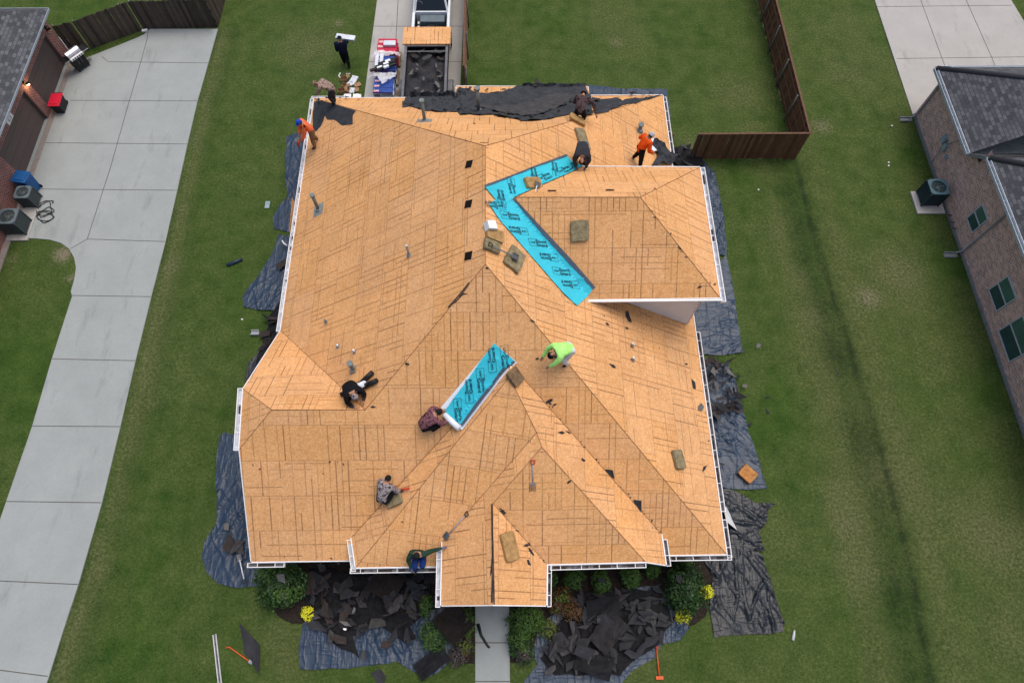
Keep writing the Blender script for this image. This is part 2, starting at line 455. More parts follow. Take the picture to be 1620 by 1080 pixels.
DRY = [(100, 402, 17, 0.5, 1.0), (112, 440, 9, .4, .8), (490, 75, 70, .5, .15), (535, 37, 12, .4, .5), (540, 210, 60, .15, 0), (975, 68, 14, .5, .35), (1000, 70, 50, .35, 0),
       (1170, 150, 45, .5, .1), (1230, 150, 50, .2, 0), (1375, 470, 22, .6, .55), (1425, 430, 45, .5, .2), (1400, 450, 80, .3, 0), (1300, 200, 22, .5, .4),
       (1290, 500, 22, .5, .2), (1270, 440, 18, .4, .1), (1340, 830, 25, .5, .2), (1330, 800, 40, .4, .1), (1360, 900, 45, .4, .1), (1410, 760, 60, .4, .05), (1590, 860, 60, .5, .15),
       (1530, 830, 60, .35, 0), (1480, 560, 80, .3, 0), (1340, 120, 40, .3, .05), (240, 640, 16, .3, .1), (212, 700, 18, .3, .1), (270, 420, 18, .4, .2), (290, 330, 14, .4, .1),
       (160, 900, 16, .3, .1), (430, 1020, 60, .3, 0), (1240, 850, 60, .3, .05), (700, 60, 10, .3, 0), (960, 30, 70, .35, .05), (870, 60, 60, .2, 0), (1500, 700, 70, .3, 0),
       (1090, 230, 20, .3, .2), (460, 1040, 30, .2, 0), (1010, 1050, 50, .25, 0), (20, 410, 10, .4, .3), (1600, 1000, 50, .3, .1), (1320, 30, 60, .2, 0)]
LUSH = [(60, 620, 90, .6), (30, 560, 60, .4), (420, 450, 90, .15), (900, 20, 60, .2), (1235, 620, 45, .5), (1200, 680, 40, .5), (1330, 620, 14, .4), (1500, 420, 40, .7), (1560, 620, 50, .6),
        (1450, 250, 40, .5), (1280, 330, 30, .3), (1400, 60, 30, .5), (870, 45, 40, .5), (1520, 720, 50, .5), (430, 700, 100, .1), (240, 900, 60, .3), (1200, 300, 60, .4), (130, 20, 60, .6), (200, 1030, 60, .4), (1420, 960, 40, .5)]
DRYW = [(G(u, v), r / 42, a, b) for u, v, r, a, b in DRY]
LUSHW = [(G(u, v), r / 42, a) for u, v, r, a in LUSH]
LEFTEDGE = [tuple(G(u, v)[:2]) for u, v in ((345, 47), (313, 161), (262, 385), (240, 470), (191, 675), (162, 795), (125, 924), (75, 1080), (40, 1180))]
def lerp_x(P, y):
    P = sorted(P, key=lambda p: p[1])
    if y <= P[0][1]: return P[0][0]
    for a, b in zip(P, P[1:]):
        if y <= b[1]: return a[0] + (b[0] - a[0]) * (y - a[1]) / (b[1] - a[1])
    return P[-1][0]
def tone(x, y):
    d = l = b = w_ = 0.0
    for c, r, a, s in DRYW:
        q = ((x - c.x) ** 2 + (y - c.y) ** 2) / (r * r)
        if q < 6:
            e = math.exp(-q); d += a * e; b = max(b, s * e)
    for c, r, a in LUSHW:
        q = ((x - c.x) ** 2 + (y - c.y) ** 2) / (r * r)
        if q < 6: l += a * math.exp(-q)
    dx = x - ditch_x(y)
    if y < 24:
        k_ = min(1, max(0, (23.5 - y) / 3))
        w_ = k_ * (0.50 * (0.9 + 0.5 * noise.noise((y * 2.2, x, 5))) * math.exp(-(((dx + 0.05) / 0.16) ** 2)) + 0.62 * math.exp(-(((dx + 0.75) / 0.85) ** 2)) * (0.8 + 0.6 * noise.noise((y * .5, 0, 3))))  # dark ditch band, shade of its crease put into the grass colour
        d += 0.35 * math.exp(-(((dx - 0.75) / 0.6) ** 2)) + 0.45 * math.exp(-(((dx + 1.8) / 0.8) ** 2))
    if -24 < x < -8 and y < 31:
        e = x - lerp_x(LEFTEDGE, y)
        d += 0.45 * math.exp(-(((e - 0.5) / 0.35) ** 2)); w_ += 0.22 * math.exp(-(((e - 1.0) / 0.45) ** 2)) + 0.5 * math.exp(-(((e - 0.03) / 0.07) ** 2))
        b = max(b, 0.3 * math.exp(-(((e - 0.3) / 0.2) ** 2)) * (noise.noise((y * .8, 1, 0)) + .5))
    if x > 14.6: d += 0.10
    return d, l, b, w_
def axis(lo, hi, a, b, fine, n_out):
    out = [lo + (a - lo) * (i / n_out) ** 0.6 for i in range(n_out)]
    k = a
    while k < b: out.append(k); k += fine
    out += [b + (hi - b) * ((i + 1) / n_out) ** 1.6 for i in range(n_out)]
    return out
bm = new_bm()
XS = axis(-300, 300, -26, 27, 0.22, 8); YS = axis(-200, 500, -3, 36, 0.22, 8)
grid = [[bm.verts.new((x, y, gz(x, y))) for x in XS] for y in YS]
for j in range(len(YS) - 1):
    for i in range(len(XS) - 1):
        bm.faces.new((grid[j][i], grid[j][i + 1], grid[j + 1][i + 1], grid[j + 1][i])).smooth = True
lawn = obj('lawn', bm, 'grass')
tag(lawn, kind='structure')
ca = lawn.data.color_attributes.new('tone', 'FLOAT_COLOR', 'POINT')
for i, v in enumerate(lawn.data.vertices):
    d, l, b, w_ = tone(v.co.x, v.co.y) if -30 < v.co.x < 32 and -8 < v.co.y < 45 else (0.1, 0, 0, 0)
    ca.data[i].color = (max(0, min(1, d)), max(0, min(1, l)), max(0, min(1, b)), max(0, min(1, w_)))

def slab(name, poly, z, mat_, joints=(), thick=0.12):
    bm = new_bm()
    top = [bm.verts.new((x, y, z)) for x, y in poly]
    f = bm.faces.new(top); f.normal_update()
    if f.normal.z < 0: f.normal_flip()
    r = bmesh.ops.extrude_face_region(bm, geom=[f])
    for e in r['geom']:
        if isinstance(e, bmesh.types.BMVert): e.co.z -= thick
    bmesh.ops.recalc_face_normals(bm, faces=bm.faces)
    boxuv(bm, bm.faces)
    s = tag(obj(name, bm, mat_), kind='structure')
    for jl in joints:
        bm = new_bm()
        P = [Vector(G(u, v)[:2]) for u, v in jl]
        for a, b in zip(P, P[1:]):
            n = (b - a).normalized(); n = Vector((-n.y, n.x)) * 0.016
            bm.faces.new([bm.verts.new((q.x, q.y, z + 0.004)) for q in (a - n, b - n, b + n, a + n)])
        bmesh.ops.recalc_face_normals(bm, faces=bm.faces)
        for f in bm.faces:
            if f.normal.z < 0: f.normal_flip()
        obj('joint', bm, 'joint', s)
    return s
curve = [(60, 378), (80, 380), (97, 385), (110, 394), (118, 408), (121, 423), (119, 440), (113, 462)]
LP = [(345, 47), (330, 101), (313, 161), (297, 229), (281, 302), (262, 385), (240, 470), (215, 572), (191, 676), (162, 796), (125, 924), (100, 1000), (75, 1080), (48, 1160), (-150, 1160), (-60, 960), (0, 825), (52, 674), (83, 568), (115, 469)] + curve[::-1] + [(-90, 372), (-30, 200), (60, 60), (109, 60), (112, 105), (142, 91), (180, 76), (215, 62), (228, 56), (238, 47)]
slab('left_driveway', GP(LP), 0.045, 'conc', [
    [(235, 47), (234, 61), (223, 101), (205, 162), (175, 268), (139, 379), (113, 394)],
    [(162, 91), (172, 99), (330, 101)], [(112, 160), (313, 161)], [(70, 227), (297, 229)], [(55, 300), (281, 302)],
    [(139, 379), (262, 383)], [(113, 468), (240, 470)], [(81, 568), (215, 571)], [(51, 674), (191, 675)], [(11, 793), (162, 795)], [(-30, 917), (125, 924)], [(-60, 1052), (0, 1059), (77, 1069)],
    [(109, 112), (88, 165), (68, 230), (45, 300)]])
slab('back_driveway', GP([(597, 0), (575, 165), (727, 165), (731, 80), (735, 0), (745, -200), (625, -200)]), 0.045, 'conc_old', [[(590, 43), (733, 43)], [(582, 99), (730, 99)], [(640, -200), (628, 40), (620, 165)]])
slab('right_driveway', GP([(1383, 0), (1440, 172), (1470, 260), (1900, 260), (1720, 200), (1598, 0), (1520, -130), (1345, -130)]), 0.045, 'conc_old', [
    [(1387, 12), (1600, 10)], [(1418, 94), (1650, 91)], [(1448, -20), (1490, 95), (1530, 200)], [(1518, -20), (1568, 92), (1610, 200)]])
slab('front_walk', GP([(752, 925), (752, 1200), (808, 1200), (805, 925)]), 0.045, 'conc', [[(752, 1016), (806, 1016)], [(752, 1077), (807, 1077)]])
slab('side_strip', GP([(-40, 500), (0, 395), (14, 376), (60, 377), (60, 372), (0, 372), (-80, 470)]), 0.02, 'joint')
for pts in ([(398, 900), (424, 930), (428, 955), (440, 974), (462, 986), (490, 985), (520, 985), (600, 995), (690, 1018), (712, 1040), (728, 1049), (751, 1049), (751, 860), (420, 850)],
            [(806, 860), (806, 1047), (822, 1047), (850, 1015), (1000, 985), (1060, 982), (1080, 990), (1098, 988), (1116, 974), (1127, 945), (1129, 850)]):
    P = GP(pts)
    bm = sheet_bm(P, 0.14, lambda x, y: 0.035 + 0.035 * noise.noise((x * 5, y * 5, 0)))
    tag(obj('mulch_bed', bm, 'mulch', smooth=False), kind='structure')

# ------------------------------------------------------------------ the house being re-roofed
Z0, ZG, ZM, Z2, Z3 = 2.9, 5.927, 8.649, 3.334, 3.88
PIT = 0.714
def V(u, v, z): return G(u, v, z)
NW, GW = V(497, 156, Z0), V(444, 523, Z0)
J1, J0, JR = V(385, 615, 5.12), V(379, 710, 5.12), V(430, 648, ZG)
SWc, SEc, NE = V(398, 888, Z0), V(1149, 876, Z0), V(1048, 151, Z0)
GV = V(578, 648, ZG)
RS, RN = V(768, 418, ZM), V(768, 231, ZM)
house = thing('brick_house', 'single storey house stripped to bare tan roof decking, in the middle of the picture', 'house', ((SWc + NE) / 2 * Vector((1, 1, 0)) if False else Vector((-0.6, 12.5, 0))))
decks = []
def slope(pts, mat_='osb', off=0.0, parent=None, name='roof_slope', th=0.03, uvoff=(0, 0)):
    bm = new_bm()
    pts = [Vector(p) + Vector((0, 0, off)) for p in pts]
    nn = Vector((0, 0, 0))
    for i in range(len(pts)):
        nn += (pts[i] - pts[0]).cross(pts[(i + 1) % len(pts)] - pts[0])
    nn.normalize()
    if nn.z < 0: nn = -nn; pts = pts[::-1]
    ud = Vector((-nn.y, nn.x, 0)).normalized() if abs(nn.z) < 0.999 else Vector((1, 0, 0)); vd = nn.cross(ud)
    L = bm.loops.layers.uv.active
    vs = [bm.verts.new(p) for p in pts]
    f = bm.faces.new(vs)
    lo = [bm.verts.new(p - Vector((0, 0, th))) for p in pts]
    n = len(pts)
    fs = [f] + [bm.faces.new((vs[i], lo[i], lo[(i + 1) % n], vs[(i + 1) % n])) for i in range(n)]
    for g in fs:
        for l in g.loops: l[L].uv = (l.vert.co.dot(ud) + uvoff[0], l.vert.co.dot(vd) + uvoff[1])
    top = [v.co.copy() for v in vs]
    decks.append(top)
    return obj(name, bm, mat_, parent or house)
A2, B2 = V(806, 596, 6.85), V(807, 575, 6.85)
W2, E2 = V(563, 897, Z2), V(1053, 893, Z2)
W2b, E2b = V(556, 850, Z2 + 0.03), V(1046, 844, Z2 + 0.03)
A3, A3b, C3 = V(857, 707, 6.17), V(849, 684, 6.17), V(1021, 888, Z3)
PW, PWb = V(698, 957, 3.9), V(700, 856, 3.9)
PR, PRb = V(780, 956, 5.07), V(780, 796, 5.07)
PE, PEb = V(864, 957, 3.9), V(865, 892, 3.9)
slope([NW, GW, GV, RS, RN])
slope([GW, J1, JR, GV], uvoff=(0.3, 0.5))
slope([J0, J1, JR])
slope([SWc, SEc, RS, GV, JR, J0], uvoff=(0.1, 0.2))
slope([SEc, NE, RN, RS], uvoff=(0.7, 0.1))
slope([NE, NW, RN], uvoff=(0.2, 0.9))
slope([W2, A2, B2, W2b], uvoff=(0.9, 0.9))
slope([W2, V(740, 897, Z2), PWb, A3b, A2], uvoff=(1.4, 0.6))
slope([A2, A3b, A3, C3, E2, E2b, B2], uvoff=(0.5, 0.4))
slope([A3, PRb, PEb, C3], uvoff=(1.9, 0.3))
slope([A3, A3b, PWb, PW, PR, PRb], uvoff=(0.3, 0.1))
slope([PR, PE, PEb, PRb], uvoff=(0.2, 0.6))
# upper block with its own hipped roof
Z4 = 6.135
S4, N4 = V(1139, 471, Z4), V(1107, 265, Z4)
S4w, N4w = V(927, 474, Z4), V(913, 264, Z4)
R4e, R4w = V(1013, 312, 8.14), V(803, 312, 8.14)
R4w.z = 8.14
slope([S4w, S4, R4e, R4w], uvoff=(0.6, 0.8))
slope([S4, N4, R4e], uvoff=(1.1, 0.2))
slope([N4, N4w, R4w, R4e], uvoff=(0.4, 0.7))
# low rear patio roof
XA, XB = V(722, 137, Z0), V(930, 138, Z0)
YB = NW.y
XA2 = Vector((XA.x, YB - 0.95, Z0 + 0.64)); XB2 = Vector((XB.x, YB - 0.95, Z0 + 0.64))
slope([XA, XB, XB2, XA2], uvoff=(0.4, 0.1))
VL, FL = [], []
for t_ in decks:
    b0 = len(VL); VL += t_
    FL.append(list(range(b0, b0 + len(t_))))
BVH = BVHTree.FromPolygons(VL, FL)
def RP(u, v):
    h = BVH.ray_cast(CAMP, ray(u, v).normalized())
    if h[0] is None: return G(u, v, Z0), Vector((0, 0, 1))
    n = h[1]
    return h[0], (n if n.z > 0 else -n)
def rz(x, y, dflt=0.0):
    h = BVH.ray_cast(Vector((x, y, 40)), Vector((0, 0, -1)))
    return h[0].z if h[0] is not None else dflt
def rn(x, y):
    h = BVH.ray_cast(Vector((x, y, 40)), Vector((0, 0, -1)))
    if h[0] is None: return Vector((0, 0, 1))
    return h[1] if h[1].z > 0 else -h[1]

def fascia(p, q, out, h=0.19, name='fascia', drop=0.0, parent=None):
    """white board hung under a roof edge; out = horizontal outward direction"""
    out = Vector(out).normalized(); p = Vector(p); q = Vector(q)
    bm = new_bm(); t = out * 0.03; o = out * 0.004; up = Vector((0, 0, 0.022))
    a, b = p + o + up, q + o + up
    dn = Vector((0, 0, -h))
    hexa(bm, [a + dn, b + dn, b + dn + t, a + dn + t, a, b, b + t, a + t])
    bmesh.ops.recalc_face_normals(bm, faces=bm.faces)
    return obj(name, bm, 'white', parent or house)
def seam_white(p, q):
    bm = new_bm(); a, b = Vector(p), Vector(q)
    box(bm, (a.x, min(a.y, b.y) - .10, a.z - .02), (b.x + .05, min(a.y, b.y) - .035, a.z + .03)); obj('drip_edge', bm, 'white', house)
def gutter(p, q, out, w_=0.15, dz=-0.02, parent=None, straps=None, light=None):
    """open trough along an eave, hung on cross straps"""
    out = Vector(out).normalized(); p = Vector(p); q = Vector(q)
    if light is None: light = parent is not None or out.x < -.5
    straps = straps or (1.0 if light else .62)
    d = (q - p).normalized(); ln = (q - p).length
    M = Matrix.Translation(p + out * 0.036 + Vector((0, 0, dz))) @ Matrix((d, out, d.cross(out) * (1 if d.cross(out).z > 0 else -1))).transposed().to_4x4()
    bm = new_bm()
    box(bm, (0, 0, -0.13), (ln, w_ - 0.016, -0.115), 1, M)
    box(bm, (0, w_ - 0.022, -0.13), (ln, w_, 0.0), 0, M)
    box(bm, (0, -0.002, -0.12), (ln, 0.012, 0.008), 0, M)
    box(bm, (-0.02, 0, -0.131), (0, w_ + 0.001, 0.003), 0, M)
    box(bm, (ln, 0, -0.131), (ln + 0.02, w_ + 0.001, 0.003), 0, M)
    k = straps * 0.5
    while k < ln:
        box(bm, (k, 0.01, -0.02), (k + 0.02, w_ - 0.023, -0.012), 0, M)
        k += straps * uni(0.9, 1.1)
    for _ in range(int(ln * (.8 if light else 2.5))):      # leaf litter and grit in the trough
        s = uni(0, ln - 0.2); e = s + uni(0.05, 0.35)
        box(bm, (s, 0.02, -0.116), (min(e, ln), w_ - 0.04, -0.10 - uni(0, 0.008)), 2, M)
    bmesh.ops.recalc_face_normals(bm, faces=bm.faces)
    return obj('gutter', bm, ['white', 'gutter_in' if light else 'gutter_dark', 'browntile'], parent or house)
X, Y, Z = Vector((1, 0, 0)), Vector((0, 1, 0)), Vector((0, 0, 1))
def at(p, q, t): return Vector(p).lerp(Vector(q), t)
# west side
fascia(NW, GW, -X); gutter(NW, GW, -X)
fascia(J1, J0, -X); gutter(J1 + Vector((0, .02, 0)), J0 - Vector((0, .02, 0)), -X, 0.17)
fascia(GW, J1, -X, 0.16, 'rake_board'); fascia(J0, SWc, -X, 0.16, 'rake_board')
fascia(SWc, W2 * Vector((1, 0, 0)) + Vector((0, SWc.y, Z0)), -Y)
fx = (W2.x - SWc.x)
gutter(SWc + Vector((-.12, 0, 0)), SWc + Vector((fx * 0.30, 0.0, 0)), -Y, 0.15)
gutter(SWc + Vector((fx * 0.955, 0.02, 0)), SWc + Vector((fx * 1.0, 0.02, 0)), -Y, 0.14)
# front projecting wing
fascia(W2b, W2, -X); gutter(at(W2b, W2, .1), at(W2b, W2, 1.12), -X, 0.14)
pf = Vector((PW.x - 0.03, W2.y, Z2))
fascia(W2, pf, -Y); gutter(W2 + Vector((-.17, 0, 0)), pf + Vector((-.13, 0, 0)), -Y)
# portico
fascia(PW, PWb, -X, 0.2); gutter(at(PW, PWb, -0.02), at(PW, PWb, 0.85), -X, 0.15)
fascia(PE, PEb, X, 0.2); gutter(at(PE, PEb, -0.02), at(PE, PEb, 1.0), X, 0.13)
fascia(PW, PR, -Y, 0.17, 'rake_board'); fascia(PR, PE, -Y, 0.17, 'rake_board')
# front right
fascia(PEb, C3, -Y); gutter(PEb + Vector((.12, 0, 0)), C3, -Y, 0.15)
fascia(C3, E2, -Y, 0.17, 'rake_board')
fascia(E2, E2b, X); gutter(at(E2, E2b, -0.02), at(E2, E2b, 0.8), X, 0.15)
ep = Vector((E2.x + 0.05, SEc.y, Z0))
fascia(ep, SEc, -Y); gutter(ep + Vector((.12, 0, 0)), SEc + Vector((.15, 0, 0)), -Y, 0.16)
# east side
fascia(SEc, NE, X)
gutter(SEc + Vector((0, -.1, 0)), at(SEc, NE, 0.055), X, 0.16)
gutter(at(SEc, NE, 0.07), at(SEc, NE, 0.405), X, 0.16)
gutter(at(SEc, NE, 0.82), at(SEc, NE, 0.995), X, 0.15)
# rear
fascia(NW, Vector((XA.x, NW.y, Z0)), Y); fascia(XA, XB, Y); fascia(XB, Vector((XB.x, NE.y, Z0)), X); fascia(XA, Vector((XA.x, NE.y, Z0)), -X)
fascia(Vector((XB.x, NE.y, Z0)), NE, Y)
gutter(NW + Vector((-.12, 0, 0)), NW + Vector((1.6, 0, 0)), Y, 0.13)
# upper block
fascia(S4w, S4, -Y, 0.2); seam_white(S4w, S4)
fascia(S4, N4, X); gutter(S4 + Vector((0, -.12, 0)), N4, X, 0.17, light=True)
fascia(N4w, N4, Y, 0.2)
def seam(p, q, w_=.007, up=.012, name='hip_seam'):
    p, q = Vector(p), Vector(q); d = (q - p).normalized(); s_ = Vector((-d.y, d.x, 0)).normalized() * w_
    a, b = p + Z * (up - .02), q + Z * (up - .02)
    bm = new_bm(); hexa(bm, [a - s_, b - s_, b + s_, a + s_] + [v_ + Z * .02 for v_ in (a - s_, b - s_, b + s_, a + s_)])
    bmesh.ops.recalc_face_normals(bm, faces=bm.faces); obj(name, bm, 'seam', house)
MT['seam'] = plain('dark_deck_gap', (.22, .10, .045), .9, .4, 12)
for a_, b_ in ((NW, RN), (NE, RN), (RS, RN), (SEc, RS), (GV, RS), (GW, GV), (JR, GV), (J0, JR), (J1, JR), (A2, W2), (W2b, B2), (A2, A3b), (A3, A3b), (A3, C3), (A3, PRb), (B2, E2b), (PRb, PR), (PRb, PEb), (PWb, A3b), (S4, R4e), (N4, R4e), (R4w, R4e)): seam(a_, b_)
# walls under the eaves
bm = new_bm()
x0, x1, y0, y1 = SWc.x + 0.38, SEc.x - 0.38, SWc.y + 0.45, NE.y - 0.45
def walls(bm, x0, y0, x1, y1, z0, z1):
    for a, b in (((x0, y0), (x1, y0)), ((x1, y0), (x1, y1)), ((x1, y1), (x0, y1)), ((x0, y1), (x0, y0))): quad_wall(bm, a, b, z0, z1)
walls(bm, x0, y0, x1, y1, 0, 2.74)
walls(bm, W2.x + .35, W2.y + .4, E2.x - .35, y0 + 0.3, 0, 3.1)
obj('wall', bm, 'brick_red', house)
bm = new_bm()
box(bm, (SWc.x + .03, SWc.y + .03, 2.70), (SEc.x - .03, NE.y - .03, 2.735))
box(bm, (W2.x + .03, W2.y + .03, 3.12), (C3.x - .05, SWc.y + .5, 3.15))
box(bm, (PW.x + .04, PW.y + .05, 3.66), (PE.x - .04, PWb.y, 3.69))
obj('soffit', bm, 'soffit', house)
bm = new_bm()      # gable wall on the west end, triangle over the portico
for s, off in ((SWc.x + 0.3, 0),):
    pts = [(s, SWc.y + .35, 2.7), (s, GW.y - .35, 2.7), (s, J1.y, 4.95), (s, J0.y, 4.95)]
    bm.faces.new([bm.verts.new(p) for p in pts])
obj('gable_wall', bm, 'siding', house)
bm = new_bm()
bm.faces.new([bm.verts.new(p) for p in ((PW.x + .1, PW.y + .25, 3.7), (PE.x - .1, PW.y + .25, 3.7), (PR.x, PW.y + .25, 4.85))])
obj('porch_gable', bm, 'siding', house)
for cx in (PW.x + .25, PE.x - .25):
    bm = new_bm(); box(bm, (cx - .19, PW.y + .15, 0), (cx + .19, PW.y + .53, 3.66)); obj('porch_column', bm, 'brick_red', house)
bm = new_bm(); box(bm, (0.2, S4.y + .42, 3.2), (S4.x - .36, N4.y - .42, 6.0)); obj('upper_wall', bm, 'siding', house)
bm = new_bm(); box(bm, (S4.x - .5, S4.y + .42, 5.86), (S4.x - .02, N4.y - .05, 5.89)); box(bm, (1.5, S4.y + .02, 5.86), (S4.x - .5, S4.y + .415, 5.89)); obj('soffit', bm, 'soffit', house)
bm = new_bm()      # toothed brick edge at the corner of the upper wall and the step flashing along its foot
k = 3.25
while k < 5.8:
    box(bm, (S4.x - .37, S4.y + .405, k), (S4.x - .30, S4.y + .48, k + .085)); k += 0.17
obj('corner_bricks', bm, 'brick_tan', house)
bm = new_bm()
xx = S4.x - .4
while xx > 3.2:
    a = Vector((xx, S4.y + .33, rz(xx, S4.y + .2) + .02)); b = Vector((xx - .28, S4.y + .33, rz(xx - .28, S4.y + .2) + .02))
    hexa(bm, [a, b, b + Vector((0, .085, 0)), a + Vector((0, .085, 0)), a + Z * .06, b + Z * .06, b + Vector((0, .085, .1)), a + Vector((0, .085, .1))]); xx -= 0.3
bmesh.ops.recalc_face_normals(bm, faces=bm.faces)
obj('step_flashing', bm, 'pipe', house)
# two front doors' worth of openings: front windows and door below the eave
for a, b, z0_, z1_, yy in ((-7.2, -5.9, .8, 2.2, y0), (-4.0, -2.6, .8, 2.3, W2.y + .4), (1.9, 3.4, .8, 2.3, W2.y + .4), (-1.0, 0.1, 0.05, 2.2, W2.y + .4)):
    bm = new_bm(); box(bm, (a, yy - .03, z0_), (b, yy + .02, z1_)); win = obj('window' if z0_ > .1 else 'front_door', bm, 'white', house)
    bm = new_bm(); box(bm, (a + .08, yy - .034, z0_ + .08), (b - .08, yy - .031, z1_ - .08)); obj('pane', bm, 'void', win)
# vent openings as flat black plates painting the holes' shade, with a raw rim
def opening(u, v, w_, h_, slantdeg=0):
    p, n = RP(u, v); p2, _ = RP(u + 8, v + 8 * math.tan(rad(slantdeg)))
    M = frame(p + n * 0.004, p2 - p, n)
    bm = new_bm()
    box(bm, (-w_ / 2, -h_ / 2, 0), (w_ / 2, h_ / 2, 0.003), 0, M)
    f = bm.faces[:]
    for a, b in (((-w_ / 2 - .02, -h_ / 2 - .02), (w_ / 2 + .02, -h_ / 2)), ((-w_ / 2 - .02, h_ / 2), (w_ / 2 + .02, h_ / 2 + .02)), ((-w_ / 2 - .02, -h_ / 2), (-w_ / 2, h_ / 2)), ((w_ / 2, -h_ / 2), (w_ / 2 + .02, h_ / 2))):
        box(bm, (a[0], a[1], 0), (b[0], b[1], 0.006), 1, M)
    obj('vent_opening', bm, ['void', 'osb'], house)
for u, v in ((742, 260), (741, 323), (741, 405)): opening(u, v, 0.30, 0.30, -12)
opening(873, 302, .28, .16); opening(965, 301, .28, .16); opening(764, 226, .2, .09); opening(771, 226, .08, .09)
def vent_pipe(u, v, ut, vt, r, name='vent_pipe', mat_='pipe', cap=True, base=0.28):
    p, n = RP(u, v)
    best = min((abs(proj(p + Z * h)[1] - vt), h) for h in [i * .02 for i in range(2, 90)])[1]
    bm = new_bm()
    tube(bm, [p, p + Z * best], r, 12)
    if cap: tube(bm, [p + Z * (best - .05), p + Z * (best + .03)], r * 1.5, 12)
    pp = obj(name, bm, mat_, house)
    bm = new_bm(); M = frame(p + n * .006, X, n)
    box(bm, (-base, -base, 0), (base, base, .006), 0, M); tube(bm, [p, p + (Z + n).normalized() * .12], r * 2.1, 10, r2=r * 1.1)
    obj('flashing', bm, 'galv', pp)
vent_pipe(672, 191, 669, 159, .065); vent_pipe(757, 176, 754, 140, .075); vent_pipe(504, 332, 494, 309, .07)
vent_pipe(647, 404, 645, 389, .035, base=.09, mat_='galv'); vent_pipe(559, 585, 558, 575, .07, base=.14); vent_pipe(1012, 207, 1012, 197, .08, base=.16)
vent_pipe(516, 510, 516, 505, .03, base=.07, cap=False); vent_pipe(1001, 569, 1001, 565, .04, base=.06, mat_='galv', cap=False); vent_pipe(1000, 547, 1000, 543, .04, base=.06, mat_='galv', cap=False)
vent_pipe(535, 548, 535, 545, .03, base=.08, mat_='white', cap=False); vent_pipe(561, 557, 561, 553, .03, base=.08, mat_='white', cap=False)

# ------------------------------------------------------------------ neighbour on the left
lh = thing('garage_house', 'neighbouring house with brown garage doors at the top left corner', 'house', (-27, 24, 0))
WX = -23.2
bm = new_bm()
gy = [(29.2, 28.45), (24.98, 24.45), (19.9, 19.3)]           # brick piers seen from the drive
quad_wall(bm, (WX, 13.0), (WX, 20.5), 0, 2.9)
quad_wall(bm, (WX, 24.45), (WX, 25.02), 0, 2.9)
quad_wall(bm, (WX, 28.2), (WX, 28.9), 0, 2.9)
quad_wall(bm, (WX, 20.5), (WX, 24.45), 1.93, 2.9); quad_wall(bm, (WX, 25.02), (WX, 28.2), 1.93, 2.9)
quad_wall(bm, (WX, 28.9), (-40, 28.9), 0, 2.9); quad_wall(bm, (-40, 13), (WX, 13), 0, 2.9)
for yy in (20.5, 24.45, 25.02, 28.2): quad_wall(bm, (WX, yy), (WX - .22, yy), 0, 1.93)
obj('wall', bm, 'brick_red', lh)
MT['gdoor'] = plain('brown_garage_door', (0.105, 0.078, 0.072), 0.6, 0.06)
for a, b in ((20.5, 24.45), (25.02, 28.2)):
    bm = new_bm()
    for k in range(4): box(bm, (WX - .2, a, k * .482 + .01), (WX - .17, b, (k + 1) * .482 - .003))
    obj('garage_door', bm, 'gdoor', lh)
    bm = new_bm(); box(bm, (WX - .17, a, 1.87), (WX - .02, b, 1.928)); box(bm, (WX - .165, a, 0), (WX - .02, a + .05, 1.87)); box(bm, (WX - .165, b - .05, 0), (WX - .02, b, 1.87)); obj('door_frame', bm, 'gdoor', lh)
E1, E0 = Vector((-22.52, 28.75, 2.98)), Vector((-22.52, 12.2, 2.98))
slope_parent = lh
dk = len(decks)
R1 = Vector((-26.9, 24.5, 5.9)); R0 = Vector((-26.9, 16, 5.9))
slope([E1, E0, R0, R1], 'shingle', parent=lh); slope([E1, Vector((-31.3, 28.75, 2.98)), R1], 'shingle', parent=lh)
slope([Vector((-31.3, 28.75, 2.98)), Vector((-31.3, 12.2, 2.98)), R0, R1], 'shingle', parent=lh); slope([E0, Vector((-31.3, 12.2, 2.98)), R0], 'shingle', parent=lh)
MT['fas_blue'] = plain('grey_blue_fascia', (0.30, 0.36, 0.40), 0.5, 0.1)
for a, b, o_ in ((E1, E0, X), (E1, Vector((-31.3, 28.75, 2.98)), Y)):
    f_ = fascia(a, b, o_, 0.10, parent=lh); f_.data.materials[0] = MT['fas_blue']
bm = new_bm(); box(bm, (-31, 12.4, 2.90), (-22.56, 28.7, 2.93)); obj('soffit', bm, 'soffit', lh)
MT['apron'] = plain('brownish_apron_concrete', (.25, .215, .195), .9, .15)
bm = new_bm(); box(bm, (WX + .001, 13.0, 0.0), (WX + .28, 28.9, 0.05)); obj('apron', bm, 'apron', lh)
